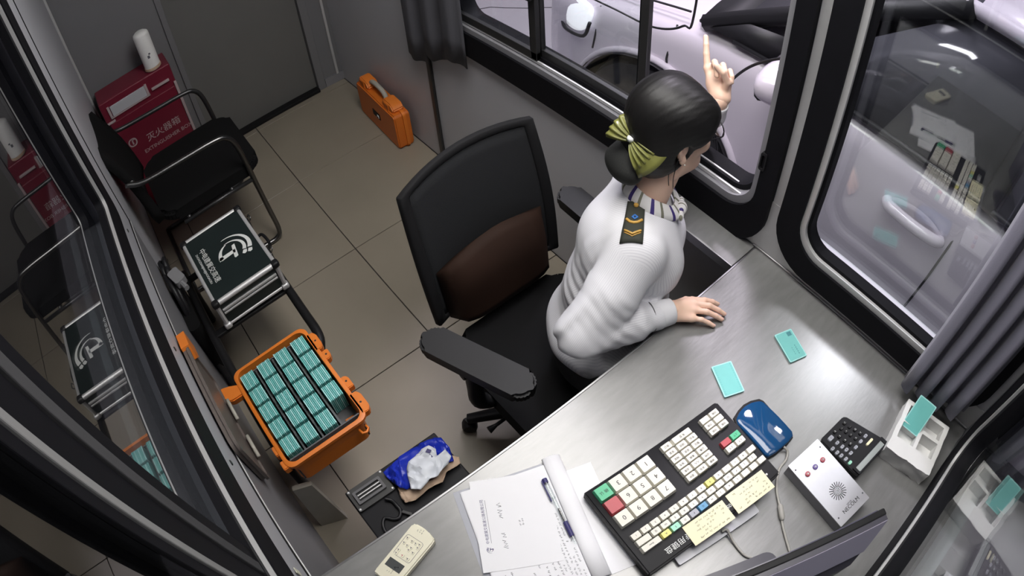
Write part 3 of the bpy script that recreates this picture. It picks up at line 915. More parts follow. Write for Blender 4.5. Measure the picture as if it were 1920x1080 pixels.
for v in mb.bm.verts:
    if v.co.y < -0.059 or v.co.x < -0.069 or v.co.x > 0.067:
        n = noise.noise(v.co * 90)
        amp = 0.004 if v.co.y < -0.059 else 0.0015
        v.co.y += n * amp
        v.co.x += noise.noise(v.co * 70 + Vector((9, 3, 1))) * 0.002
obj('tray', mb, M['foam_white'], ft, 35)
c3 = pass_card('teal pass card standing upright in a well of the white foam tray', (0.137, 1.033, ZT + 0.066), 0)
cx_ = Vector((-0.05, 0.76, 0.64)).normalized()
cy_ = Vector((-1, 0, 0)) - cx_ * cx_.dot(Vector((-1, 0, 0)))
cy_.normalize()
c3.rotation_euler = Matrix((cx_, cy_, cx_.cross(cy_))).transposed().to_euler()
# papers, notebook, pen -----------------------------------------------------------------
nb = thing('notebook', 'open white notebook with handwriting lying under the printed sheet', 'notebook', (-0.364, 0.210, ZT + 0.0005), R_(160.5))
pg = MB()
random.seed(4)
for k in range(5):
    d = 0.0015 * k
    pg.box((-0.040 + random.uniform(-.001, .001), -0.009 + random.uniform(-.001, .001), 0.0007 + k * 0.0014), (0.285 - d, 0.192 - d, 0.0012))
obj('pages', pg, M['paper'], nb)
obj('cover', MB().box((-0.036, 0.002, 0.0001), (0.287, 0.196, 0.0006)), M['key_grey'], nb)
rl = MB()
prof = [(-0.098, 0.0072), (-0.101, 0.0105), (-0.107, 0.0135), (-0.116, 0.0145), (-0.126, 0.012), (-0.134, 0.008), (-0.138, 0.003), (-0.1385, 0.0005)]
rl.grid([[(x, y, z) for (y, z) in prof] for x in (-0.182, -0.10, 0.0, 0.113)])
ro = obj('curled_page', rl, M['paper'], nb, True)
sm_ = ro.modifiers.new('thickness', 'SOLIDIFY')
sm_.thickness = 0.0008
obj('loose_sheet', MB().box((-0.055, -0.158, 0.0006), (0.255, 0.07, 0.0008)), M['paper'], nb)
handwriting(nb, -0.175, 0.02, -0.094, -0.045, 6, 0.0072, M['ink_grey'], seed=21, size=0.006, skip=0.15)
handwriting(nb, -0.18, -0.10, -0.045, 0.08, 9, 0.0072, M['ink_grey'], seed=22, size=0.006, skip=0.35)
ps = thing('printed_sheet', 'white sheet with a company heading lying on the notebook beside the pen', 'paper', (-0.364, 0.210, ZT + 0.0082), R_(150))
obj('sheet', MB().box((0, 0, 0.0), (0.209, 0.161, 0.0006)), M['paper'], ps)
writing('中电建冀交高速公路有限公司', 0.0078, M['ink_blue'], ps, (-0.042, 0.0612, 0.0004), align='LEFT', name='lettering')
obj('heading_rule', MB().box((0.008, 0.0545, 0.0004), (0.098, 0.0007, 0.0002)), M['ink_grey'], ps)

def emblem(parent, k, z, m, name='emblem', M4=None):
    """company emblem: two swept arcs, two dots and a bold T with a curved foot; unit size k"""
    mb = MB()
    def crescent(r0, r1, cx, cy, a0, a1, t0, t1, n=14):
        o, i = [], []
        for j in range(n + 1):
            t = j / n
            a = math.radians(a0 + (a1 - a0) * t)
            w = t0 + (t1 - t0) * t
            r = r0 + (r1 - r0) * t
            o.append(((cx + (r + w / 2) * math.cos(a)) * k, (cy + (r + w / 2) * math.sin(a)) * k))
            i.append(((cx + (r - w / 2) * math.cos(a)) * k, (cy + (r - w / 2) * math.sin(a)) * k))
        va = [mb.bm.verts.new((*p, z)) for p in o]
        vb = [mb.bm.verts.new((*p, z)) for p in i]
        for j in range(n):
            mb.bm.faces.new((va[j], va[j + 1], vb[j + 1], vb[j]))
    def poly(pts):
        mb.bm.faces.new([mb.bm.verts.new((x * k, y * k, z)) for x, y in pts])
    crescent(0.62, 0.52, 0.06, -0.06, 192, 66, 0.015, 0.135)
    crescent(0.42, 0.36, 0.06, -0.06, 196, 62, 0.015, 0.115)
    crescent(0.36, 0.44, 0.02, 0.00, 200, 285, 0.02, 0.15)
    poly([(0.30, 0.36), (0.40, 0.30), (0.46, 0.36), (0.44, 0.43), (0.35, 0.46)])
    poly([(0.25, 0.215), (0.345, 0.15), (0.405, 0.21), (0.38, 0.28), (0.29, 0.31)])
    poly([(-0.17, 0.10), (0.32, 0.03), (0.335, -0.06), (0.30, -0.085), (-0.16, 0.0)])
    poly([(0.02, 0.035), (0.14, 0.02), (0.16, -0.44), (0.10, -0.50), (0.01, -0.46)])
    if M4 is not None:
        bmesh.ops.transform(mb.bm, matrix=M4, verts=mb.bm.verts[:])
    return obj(name, mb, m, parent)
emblem(ps, 0.0135, 0.0004, M['ink_blue'], M4=Matrix.Translation((-0.0555, 0.059, 0)))
handwriting(ps, -0.056, 0.056, 0.022, 0.033, 1, 0.0005, M['ink_grey'], seed=31, size=0.012, skip=0.05)
handwriting(ps, -0.012, 0.004, -0.018, -0.006, 2, 0.0005, M['ink_grey'], seed=33, size=0.005, skip=0.0)
pn = thing('pen', 'clear gel pen with a black cap and black rubber grip on the notebook', 'pen', (-0.320, 0.291, ZT + 0.0142), 0)
dv = Vector((-0.243, 0.268, 0)) - Vector((-0.397, 0.314, 0))
pn.rotation_euler = (0, 0, math.atan2(dv.y, dv.x))
L2 = 0.0805
def ptube(n, x0, x1, r0, r1, m):
    return obj(n, MB().tube([(x0, 0, 0), (x1, 0, 0)], [r0, r1], 12), m, pn, 40)
ptube('barrel', -L2 + 0.045, L2 - 0.055, 0.0044, 0.0044, M['clear'])
ptube('refill', -0.008, L2 - 0.05, 0.0018, 0.0018, M['ink'])
ptube('grip', L2 - 0.055, L2 - 0.020, 0.0052, 0.0050, M['ink_blue'])
ptube('tip', L2 - 0.020, L2, 0.0042, 0.0009, M['clear'])
cp = ptube('cap', -L2, -L2 + 0.048, 0.0054, 0.0054, M['clear'])
obj('clip', MB().box((-L2 + 0.027, -0.0065, 0.001), (0.052, 0.0028, 0.004), bev=0.001), M['ink_blue'], cp)
ptube('cap_end', -L2 - 0.001, -L2 + 0.009, 0.0056, 0.0056, M['ink_blue'])
# remote control ------------------------------------------------------------------------
rc = thing('remote_control', 'ivory air conditioner remote with a grey screen at the worktop edge', 'remote control', (-0.446, -0.020, ZT + 0.0005), R_(108))
ro_ = [(-0.0665, 0.021), (-0.068, -0.010), (-0.066, -0.033), (-0.060, -0.036), (0.060, -0.0405), (0.068, -0.039), (0.0735, -0.022), (0.0765, -0.004), (0.0750, 0.014), (0.070, 0.0195), (-0.060, 0.0225)]
mb = MB().prism(ro_, 0.0, 0.020)
bmesh.ops.bevel(mb.bm, geom=mb.bm.edges[:], offset=0.003, segments=3, affect='EDGES')
obj('body', mb, M['ivory'], rc, 50)
scx = -0.0275
obj('screen', MB().box((scx, -0.005, 0.0200), (0.021, 0.037, 0.0012), bev=0.0004), M['lcd_dark'], rc)
obj('digit_display', MB().tube([(scx - 0.006 + 0.008 * t, -0.011 + 0.004 * math.sin(6 * t), 0.0207) for t in [i / 10 for i in range(11)]], 0.0006, 4), M['ink'], rc)
obj('key_panel', MB().ring(rounded(-0.008, 0.0465, -0.0275, 0.0145, 0.006, 4), rounded(-0.0073, 0.0458, -0.0268, 0.0138, 0.0055, 4), 0.0195, 0.0204, Matrix()), M['ink_grey'], rc)
bt = [(0.038, 0.009), (0.025, 0.0085), (0.037, -0.0035), (0.037, -0.0125), (0.039, -0.0205), (0.031, -0.0215), (0.0235, -0.0005), (0.0235, -0.0105), (0.0165, -0.009), (0.0165, -0.0195), (0.005, 0.0085), (-0.0035, 0.0085), (-0.001, -0.0055), (-0.001, -0.0185)]
for i, (x, y) in enumerate(bt):
    w, d = (0.0085, 0.0062) if i < 10 else (0.009, 0.0085)
    o = obj('button', MB().prism(rounded(x - w / 2, x + w / 2, y - d / 2, y + d / 2, 0.002, 3), 0.0195, 0.0213, top_scale=0.85), M['ivory'], rc, 40)
    obj('symbol', MB().box((x, y, 0.0214), (0.0042, 0.0012, 0.0003)).box((x + 0.001, y + 0.001, 0.0214), (0.0012, 0.0036, 0.0003)), M['btn_red'] if i == 12 else M['ink_grey'], o)
handwriting(rc, 0.0615, 0.069, -0.012, 0.004, 3, 0.0204, M['ink_grey'], 'emblem', seed=41, size=0.004, skip=0.0)
handwriting(rc, -0.048, -0.042, -0.0115, 0.003, 3, 0.0204, M['ink_grey'], 'lettering', seed=42, size=0.003, skip=0.0)
# label on the left wall
ll = tag(obj('wall_label', MB().box(*slab((-0.535, YL + 0.0045, 0.80), (-0.522, YL + 0.006, 0.83))), M['label_white']), 'tiny white label on the left wall at the worktop end', 'label')
# monitor -------------------------------------------------------------------------------
mo = thing('monitor', 'dark monitor seen edge-on from above at the front of the worktop', 'monitor', (0.068, 0.42, ZT + 0.0005), 0)
mdir = Vector((-0.124, -0.265, 0)).normalized()     # along the top edge, away from the far corner
mo.rotation_euler = (0, 0, math.atan2(-mdir.y, -mdir.x))
# local: x along the top edge (towards the far corner), y towards the operator, z up
sc_w, z1, z0 = 0.42, 0.305, 0.055
scx = 0.5 * 0.42
ctr = Vector((0.163, 0.628)) - Vector((-mdir.x, -mdir.y)) * 0.21
mo.location = (ctr.x, ctr.y, ZT + 0.0005)
obj('screen', MB().box((0, 0.0042, (z0 + z1) / 2), (sc_w - 0.02, 0.003, z1 - z0 - 0.02)), M['monitor_gloss'], mo)
obj('bezel', MB().box((0, -0.004, (z0 + z1) / 2), (sc_w, 0.014, z1 - z0), bev=0.003), M['black'], mo)
hb = MB()
A_ = [(-sc_w / 2 + 0.002, z0 + 0.002), (sc_w / 2 - 0.002, z0 + 0.002), (sc_w / 2 - 0.002, z1 - 0.002), (-sc_w / 2 + 0.002, z1 - 0.002)]
B_ = [(-0.13, z0 + 0.04), (0.13, z0 + 0.04), (0.13, z1 - 0.055), (-0.13, z1 - 0.055)]
hv = [hb.bm.verts.new((x, -0.010, z)) for x, z in A_] + [hb.bm.verts.new((x, -0.020, z)) for x, z in A_] + [hb.bm.verts.new((x, -0.062, z)) for x, z in B_]
for a in (0, 4):
    for j in range(4):
        k = (j + 1) % 4
        hb.bm.faces.new((hv[a + j], hv[a + k], hv[a + 4 + k], hv[a + 4 + j]))
hb.bm.faces.new(hv[8:12])
obj('rear_housing', hb, M['monitor'], mo)
tp = MB()
tp.grid([[Vector((-sc_w / 2 + 0.004, -0.0205, z1 - 0.0015)), Vector((sc_w / 2 - 0.004, -0.0205, z1 - 0.0015))], [Vector((-0.155, -0.050, z1 - 0.036)), Vector((0.155, -0.050, z1 - 0.036))]])
tq = obj('top_slope', tp, M['monitor_top_sheen'], mo)  # pale plate carrying the painted sheen of the housing's top
tq.modifiers.new('thickness', 'SOLIDIFY').thickness = 0.002
obj('stand_neck', MB().box((0.0, -0.035, 0.08), (0.06, 0.02, 0.16), bev=0.004), M['black'], mo)
obj('stand_base', MB().prism(rounded(-0.13, 0.10, -0.09, 0.062, 0.025, 5), 0.0, 0.010), M['monitor'], mo, 40)

# ------------------------------------------------------------------ things on the floor
def seat_tube_chair(label, loc, rz):
    """sled-base visitor chair: black seat and back, one bent tube loop each side; local x to its front, y to its left"""
    t = thing('visitor_chair', label, 'chair', loc, rz)
    mb = MB().prism(rounded(-0.245, 0.245, -0.25, 0.25, 0.07, 6), 0.0, 0.055)
    bmesh.ops.bevel(mb.bm, geom=mb.bm.edges[:], offset=0.016, segments=3, affect='EDGES')
    o = obj('seat', mb, M['black_fabric'], t, 60)
    o.location = (0.02, 0, 0.40)
    bk = MB()
    rows = []
    for k in range(9):
        s = k / 8
        w = 0.235 - 0.02 * s
        x = -0.235 - 0.10 * s + 0.02 * math.sin(PI * s)
        z = 0.44 + 0.42 * s
        rows.append([(x - 0.03 * (1 - (abs(u) ** 2.5)) + 0.0, w * u, z) for u in [i / 6 - 1 for i in range(13)]])
    bk.grid(rows)
    b = obj('backrest', bk, M['black_fabric'], t, True)
    s_ = b.modifiers.new('padding', 'SOLIDIFY')
    s_.thickness = 0.04
    s_.offset = 0
    for sgn in (-1, 1):
        y = 0.262 * sgn
        path = bez([(-0.30, y * 0.93, 0.70), (-0.22, y, 0.675), (-0.05, y, 0.665), (0.10, y, 0.66), (0.155, y, 0.645), (0.185, y, 0.59), (0.20, y, 0.45), (0.215, y, 0.2), (0.222, y, 0.06), (0.20, y, 0.016), (0.12, y, 0.0125), (-0.10, y, 0.0125), (-0.26, y, 0.0125)], 5)
        obj('frame', MB().tube(path, 0.0115, 8), M['chrome'] if sgn < 0 else M['dark_tube'], t, True)
        obj('bracket', MB().lathe([(0, 0.004), (0.012, 0.003), (0.014, 0)], 12, Matrix.Translation((-0.27, y * 0.985 - sgn * 0.014, 0.69)) @ Matrix.Rotation(-sgn * PI / 2, 4, 'X')), M['chrome'], t, 40)
    obj('cross_tube', MB().tube([(-0.26, -0.262, 0.0125), (-0.26, 0.262, 0.0125)], 0.0115, 8), M['dark_tube'], t, True)
    obj('under_frame', MB().tube([(0.10, -0.262, 0.385), (0.10, 0.262, 0.385)], 0.010, 8).tube([(-0.12, -0.262, 0.385), (-0.12, 0.262, 0.385)], 0.010, 8)
        .tube([(0.205, -0.262, 0.385), (-0.15, -0.262, 0.385)], 0.010, 8).tube([(0.205, 0.262, 0.385), (-0.15, 0.262, 0.385)], 0.010, 8), M['dark_tube'], t, True)
    return t
vc = seat_tube_chair('black visitor chair with bent tube arms in front of the red box', (-2.505, 0.105, 0.001), R_(90))

# red extinguisher box
fx = thing('extinguisher_box', 'dark red floor-standing fire extinguisher box in the back corner', 'box', (-3.075, 0.012, 0.0), 0)
FW, FD, FH = 0.205, 0.09, 0.735
mb = MB().box((0, 0, 0.03 + FH / 2), (2 * FD, 2 * FW, FH - 0.03), bev=0.006)
obj('body', mb, M['red'], fx)
obj('foot', MB().box((0, -0.15, 0.015), (0.15, 0.05, 0.03), bev=0.003), M['black_matte'], fx)
obj('foot', MB().box((0, 0.15, 0.015), (0.15, 0.05, 0.03), bev=0.003), M['black_matte'], fx)
dr = obj('door', MB().box((FD + 0.006, 0, 0.335), (0.012, 2 * FW - 0.03, 0.58), bev=0.004), M['red'], fx)
ws = obj('viewing_strip', MB().box((FD + 0.006, -0.055, 0.685), (0.008, 0.20, 0.058), bev=0.002), M['panel'], fx)
obj('strip_frame', MB().box((FD + 0.005, -0.165, 0.685), (0.012, 0.012, 0.064)).box((FD + 0.005, 0.052, 0.685), (0.012, 0.012, 0.064)).box((FD + 0.005, -0.055, 0.652), (0.012, 0.23, 0.008)), M['red_print'], ws)
obj('ledge_strip', MB().box((FD + 0.008, 0.125, 0.672), (0.014, 0.10, 0.012), bev=0.002), M['red_print'], fx)
obj('ledge_strip', MB().box((FD + 0.008, -0.18, 0.632), (0.014, 0.05, 0.010), bev=0.002), M['red_print'], fx)
obj('side_strip', MB().box((FD + 0.004, FW - 0.006, 0.37), (0.012, 0.014, 0.55), bev=0.002), M['red_print'], fx)
rx = (PI / 2, 0, PI / 2)
writing('灭火器箱', 0.05, M['red_print'], fx, (FD + 0.0125, 0.05, 0.435), rx)
writing('EXTINGUISHER BOX', 0.030, M['red_print'], fx, (FD + 0.0125, 0.055, 0.375), rx, sx=1.05)
obj('emblem', MB().ring(rounded(-0.15, -0.10, 0.44, 0.49, 0.022, 4), rounded(-0.143, -0.107, 0.447, 0.483, 0.016, 4), 0, 0.0006, Matrix(((0, 0, 1, FD + 0.0122), (1, 0, 0, 0), (0, 1, 0, 0), (0, 0, 0, 1)))).box((FD + 0.0124, -0.125, 0.465), (0.0006, 0.008, 0.026)).box((FD + 0.0124, -0.119, 0.478), (0.0006, 0.018, 0.005)), M['red_print'], fx)
cy = thing('white_bottle', 'white cylindrical bottle standing on top of the red extinguisher box', 'bottle', (-3.03, 0.140, FH + 0.016), 0)
obj('body', MB().lathe([(0, 0), (0.038, 0), (0.042, 0.004), (0.042, 0.20), (0.039, 0.21), (0.025, 0.22), (0, 0.22)], 24), M['white'], cy, 40)
obj('base_band', MB().lathe([(0.0422, 0.004), (0.0450, 0.006), (0.0450, 0.018), (0.0422, 0.020)], 24), M['bag_tan'], cy, 40)
obj('printed_mark', MB().box((0.0422, -0.004, 0.085), (0.001, 0.012, 0.016)).box((0.0422, 0.004, 0.100), (0.001, 0.010, 0.009)), M['ink_grey'], cy)

# low stand: two dark rails with rounded ends on legs
sd = thing('equipment_stand', 'low black rail stand holding the aluminium case and the orange card case', 'stand', (0, 0, 0))
zr = 0.352
for y, n in ((-0.150, 'rail'), (0.178, 'rail')):
    end = [(-1.10, y, zr), (-1.045, y, 0.32), (-1.035, y, 0.18), (-1.03, y, 0.012)] if y < 0 else [(-1.37, y - 0.004, zr), (-1.325, y - 0.03, zr - 0.03), (-1.31, y - 0.055, 0.20), (-1.305, y - 0.065, 0.012)]
    p = bez([(-2.03, y, 0.012), (-2.045, y, 0.18), (-2.035, y, 0.31), (-1.98, y, zr), (-1.80, y, zr), (-1.5, y, zr)] + end, 5)
    obj(n, MB().tube(p, 0.0165, 8), M['black'], sd, True)
for x, w in ((-1.95, 0.33), (-1.62, 0.33), (-1.30, 0.27), (-1.12, 0.27)):
    obj('cross_bar', MB().box((x, 0.014 - (0.33 - w) / 2, zr + 0.004), (0.03, w, 0.014), bev=0.003), M['black'], sd)
obj('leg_plate', MB().prism([(-0.05, 0.0), (0.05, 0.0), (0.032, 0.33), (-0.032, 0.33)], -0.008, 0.008, Matrix(((0.30, 0, 0.95, -0.955), (0.95, 0, -0.30, -0.150), (0, 1, 0, 0.0), (0, 0, 0, 1)))), M['beige_leg'], sd)

# aluminium case
al = thing('aluminium_case', 'dark green case with silver aluminium edges and a white company emblem', 'case', (-1.795, 0.043, 0.376), R_(1.2))
AX, AY, AH = 0.192, 0.135, 0.127
obj('shell', MB().box((0, 0, AH / 2), (2 * AX - 0.012, 2 * AY - 0.012, AH - 0.006)), M['case_green'], al)
for x in (-1, 1):
    for y in (-1, 1):
        obj('corner_post', MB().tube([(x * (AX - 0.008), y * (AY - 0.008), 0.004), (x * (AX - 0.008), y * (AY - 0.008), AH - 0.006)], 0.009, 8), M['alu'], al, 40)
for z in (0.006, AH - 0.006):
    for s in (-1, 1):
        obj('edge_profile', MB().tube([(s * (AX - 0.008), -AY + 0.018, z), (s * (AX - 0.008), AY - 0.018, z)], 0.0105 if z > 0.05 else 0.007, 10), M['alu'], al, 40)
        obj('edge_profile', MB().tube([(-AX + 0.018, s * (AY - 0.008), z), (AX - 0.018, s * (AY - 0.008), z)], 0.0085, 10), M['alu'], al, 40)
for x in (-1, 1):
    for y in (-1, 1):
        for z in (0.006, AH - 0.006):
            obj('corner_cap', MB().box((x * (AX - 0.009), y * (AY - 0.009), z), (0.030, 0.030, 0.026), bev=0.009, seg=3), M['black'] if z > 0.05 else M['alu'], al, 40)
obj('seam_profile', MB().box((AX - 0.004, 0, 0.082), (0.008, 2 * AY - 0.04, 0.010), bev=0.002).box((AX - 0.004, 0, 0.066), (0.008, 2 * AY - 0.04, 0.008), bev=0.002)
    .box((0, AY - 0.004, 0.075), (2 * AX - 0.04, 0.008, 0.022), bev=0.002).box((0, -AY + 0.004, 0.075), (2 * AX - 0.04, 0.008, 0.022), bev=0.002).box((-AX + 0.004, 0, 0.075), (0.008, 2 * AY - 0.04, 0.022), bev=0.002), M['alu'], al)
for x in (-0.11, 0.10):
    lt = obj('latch', MB().box((x, AY + 0.004, 0.085), (0.034, 0.010, 0.042), bev=0.003), M['chrome'], al)
    obj('latch_ring', MB().tube([(x - 0.012, AY + 0.010, 0.11), (x - 0.012, AY + 0.016, 0.12), (x + 0.012, AY + 0.016, 0.12), (x + 0.012, AY + 0.010, 0.11)], 0.0025, 6), M['chrome'], lt, True)
obj('handle', MB().tube(bez([(-0.05, AY + 0.002, 0.06), (-0.045, AY + 0.022, 0.065), (0.0, AY + 0.028, 0.066), (0.035, AY + 0.022, 0.065), (0.04, AY + 0.002, 0.06)], 5), 0.006, 8), M['black'], al, True)
zt = AH + 0.0005
obj('lid_panel', MB().box((0, 0, AH - 0.003), (2 * AX - 0.028, 2 * AY - 0.028, 0.006)), M['case_green'], al)
# the writing reads from the far end to the near end along the wall side
writing('中电建冀交高速', 0.0285, M['logo_white'], al, (0.005, -0.076, zt + 0.0008), (0, 0, 0), sx=1.0)
writing('ZHONGDIANJIANJIJIAOGAOSU', 0.0128, M['logo_white'], al, (0.005, -0.101, zt + 0.0008), (0, 0, 0), sx=1.0)
emblem(al, 0.135, zt + 0.0006, M['logo_white'], M4=Matrix.Translation((0.006, 0.032, 0)) @ Matrix.Rotation(R_(0), 4, 'Z'))

# cables and plug beside the aluminium case
wb = thing('cable_bundle', 'bundle of black cables with a grey plug between the left wall and the case', 'cables', (0, 0, 0))
random.seed(11)
for k in range(7):
    y0 = -0.212 + 0.004 * k
    pts = [(-2.06 + random.uniform(-.03, .03), y0 - 0.0, 0.40), (-1.98 + random.uniform(-.04, .04), -0.20 + random.uniform(-.012, .012), 0.46 + random.uniform(-.02, .02)), (-1.86 + random.uniform(-.04, .04), -0.20 + random.uniform(-.012, .012), 0.40 + random.uniform(-.05, .05)), (-1.76 + random.uniform(-.03, .03), -0.20 + random.uniform(-.012, .012), 0.25 + random.uniform(-.06, .06)), (-1.68 + random.uniform(-.03, .03), -0.20 + random.uniform(-.012, .012), 0.02)]
    obj('cable', MB().tube(bez(pts, 6), 0.010, 6), M['cable_black'], wb, True)
obj('plug', MB().prism(rounded(-0.042, 0.042, -0.024, 0.024, 0.012, 4), 0, 0.03, Matrix.Translation((-1.88, -0.168, 0.447)) @ Matrix.Rotation(R_(15), 4, 'Z')).tube([(-1.842, -0.160, 0.462), (-1.80, -0.150, 0.462)], 0.011, 8), M['plug'], wb, 40)
obj('pouch', MB().prism(rounded(-0.13, 0.13, -0.026, 0.026, 0.02, 4), 0.0, 0.30, Matrix.Translation((-1.83, -0.199, 0.06))), M['black_fabric'], wb, 40)

# orange case full of cards
oc = thing('card_case', 'open orange case on the stand packed with teal pass cards', 'case', (-1.118, -0.004, 0.371), R_(0.5))
OX, OY = 0.196, 0.140
def shell(z0, z1, ins, cx=0.0, cy=0.0):
    return rounded(-OX + ins + cx, OX - ins + cx, -OY + ins + cy, OY - ins + cy, 0.03, 5)
mb = MB()
sq = [(0.020, 0.0), (0.008, 0.10), (0.008, 0.118), (0.0, 0.120), (0.0, 0.131), (0.004, 0.133), (0.0115, 0.133), (0.0115, 0.05), (0.0115, 0.012)]
rings = [[(x, y, z) for x, y in rounded(-OX + i, OX - i, -OY + i, OY - i, 0.028, 5)] for i, z in sq]
mb.grid(rings, closed_u=True)
mb.bm.faces.new([v for v in mb.bm.verts if abs(v.co.z) < 1e-6])
mb.bm.verts.ensure_lookup_table()
mb.bm.faces.new([v for v in mb.bm.verts if abs(v.co.z - 0.012) < 1e-6])
obj('shell', mb, M['orange'], oc, 40)
def block(n, pts, z0, z1, hole=None, m='orange'):
    o = MB().prism(pts, z0, z1)
    bmesh.ops.bevel(o.bm, geom=o.bm.edges[:], offset=0.0025, segments=2, affect='EDGES')
    r = obj(n, o, M[m], oc, 50)
    if hole:
        for h in hole:
            obj('rivet_hole', MB().lathe([(0, 0.0008), (0.003, 0.0005), (0.0035, 0)], 8, Matrix.Translation((h[0], h[1], z1))), M['ink'], r)
    return r
block('latch_lug', [(-0.155, 0.128), (-0.085, 0.128), (-0.085, 0.150), (-0.10, 0.158), (-0.14, 0.158), (-0.155, 0.150)], 0.105, 0.133, [(-0.12, 0.145)])
block('handle_lug', [(-0.075, 0.128), (-0.040, 0.128), (-0.040, 0.152), (-0.05, 0.160), (-0.075, 0.160)], 0.105, 0.131, [(-0.058, 0.148)])
block('handle_lug', [(0.040, 0.128), (0.085, 0.128), (0.085, 0.160), (0.05, 0.160), (0.040, 0.152)], 0.105, 0.131, [(0.06, 0.148)])
block('latch_lug', [(0.105, 0.128), (0.180, 0.128), (0.180, 0.150), (0.165, 0.160), (0.12, 0.160), (0.105, 0.152)], 0.105, 0.133, [(0.145, 0.145)])
block('hinge_lug', [(0.10, -0.130), (0.135, -0.130), (0.135, -0.150), (0.10, -0.150)], 0.100, 0.128)
block('hinge_lug', [(0.155, -0.130), (0.185, -0.130), (0.185, -0.152), (0.155, -0.152)], 0.100, 0.128)
hl = obj('pad_eye', MB().tube([(0.196, 0.095, 0.10), (0.212, 0.098, 0.10), (0.216, 0.11, 0.10), (0.208, 0.12, 0.10), (0.196, 0.118, 0.10)], 0.004, 6), M['orange'], oc, True)
arm = MB()
arm.prism([(-0.150, -0.128), (-0.110, -0.128), (-0.112, -0.180), (-0.135, -0.200), (-0.150, -0.219), (-0.172, -0.217), (-0.178, -0.190), (-0.165, -0.165)], 0.100, 0.128)
bmesh.ops.bevel(arm.bm, geom=arm.bm.edges[:], offset=0.004, segments=2, affect='EDGES')
obj('hinge_arm', arm, M['orange'], oc, 50)
ins = MB()
ins.box((-0.006, 0, 0.0260), (2 * OX - 0.05, 2 * OY - 0.032, 0.028))
obj('tray_floor', ins, M['divider'], oc)
# dividers between the rows of cards
CX0, CX1 = -0.176, 0.164
pitch = 0.0685
rowy = [-0.0972 + 0.0648 * k for k in range(4)]
dvd = MB()
for y in (-0.0648, 0.0, 0.0648):
    dvd.box((-0.006, y, 0.062), (CX1 - CX0 - 0.002, 0.006, 0.088))
dvd.box((CX1, 0, 0.068), (0.004, 0.244, 0.105)).box((CX0 - 0.004, 0, 0.062), (0.004, 0.244, 0.088))
obj('divider', dvd, M['divider'], oc)
obj('side_compartment', MB().box((0.174, 0, 0.055), (0.012, 0.24, 0.08)), M['foam_dark'], oc)
obj('base_pad', MB().box((0.128, 0.0972, 0.044), (0.03, 0.03, 0.008), bev=0.002), M['orange'], oc)
# every card of the blocks is a card of its own
cmb = MB().prism(rounded(-0.0270, 0.0270, 0.0, 0.0856, 0.003, 2), -0.0020, 0.0020)
cme = cmb.mesh('pass_card_upright')
cme.materials.append(M['teal'])
cme2 = cme.copy()
cme2.materials.clear()
cme2.materials.append(M['teal_edge'])
occ = Matrix.Translation(oc.location) @ Matrix.Rotation(oc.rotation_euler.z, 4, 'Z')
random.seed(5)
ROWS = ['row along the left wall', 'second row from the left wall', 'third row from the left wall', 'row farthest from the left wall']
ORD = ['farthest', 'second', 'middle', 'fourth', 'nearest']
for r in range(4):
    nblk = 5 if r < 3 else 4
    for b in range(nblk):
        x0 = CX0 + 0.003 + b * 0.0665
        BL = 'teal card on edge in the ' + ORD[b] + ' block of the ' + ROWS[r]
        for k in range(9):
            o = bpy.data.objects.new('pass_card', cme if (k + b) % 3 else cme2)
            COL.objects.link(o)
            # upright card: long side vertical, the short side along the row, leaning a little
            lean = R_(5 + random.uniform(-0.5, 0.5))
            M4 = occ @ Matrix.Translation((x0 + 0.024, rowy[r] - 0.0212 + k * 0.0053, 0.0405 + random.uniform(0, 0.0010))) @ Matrix.Rotation(lean, 4, 'Y') @ Matrix(((1, 0, 0, 0), (0, 0, 1, 0), (0, 1, 0, 0.0024), (0, 0, 0, 1)))
            o.matrix_world = M4
            tag(o, BL, 'card', 'cards of the ' + ORD[b] + ' block, ' + ROWS[r])
# lid leaning open against the left wall
ld = thing('case_lid', 'brown lid of the orange case standing open against the left wall', 'lid', (-1.12, -0.206, 0.509), 0)
obj('tray', MB().prism(rounded(-0.195, 0.195, 0.0, 0.225, 0.03, 5), -0.016, 0.0, Matrix(((1, 0, 0, 0), (0, 0, 1, 0.0), (0, 1, 0, 0), (0, 0, 0, 1)))), M['lid_inside'], ld, 40)
obj('rim', MB().ring(rounded(-0.20, 0.20, -0.004, 0.23, 0.032, 5), rounded(-0.188, 0.188, 0.008, 0.218, 0.026, 5), -0.003, 0.006, Matrix(((1, 0, 0, 0), (0, 0, 1, 0.0), (0, 1, 0, 0), (0, 0, 0, 1)))), M['lid_inside'], ld, 40)
obj('lid_latch', MB().prism([(-0.235, 0.145), (-0.185, 0.15), (-0.15, 0.19), (-0.17, 0.235), (-0.235, 0.225)], -0.016, 0.012, Matrix(((1, 0, 0, 0), (0, 0, 1, 0.0), (0, 1, 0, 0), (0, 0, 0, 1)))), M['orange'], ld)
for q in (-0.06, 0.085):
    obj('lid_hinge', MB().tube([(q - 0.04, 0.012, 0.02), (q + 0.04, 0.012, 0.02)], 0.006, 8), M['beige_leg'], ld, True)

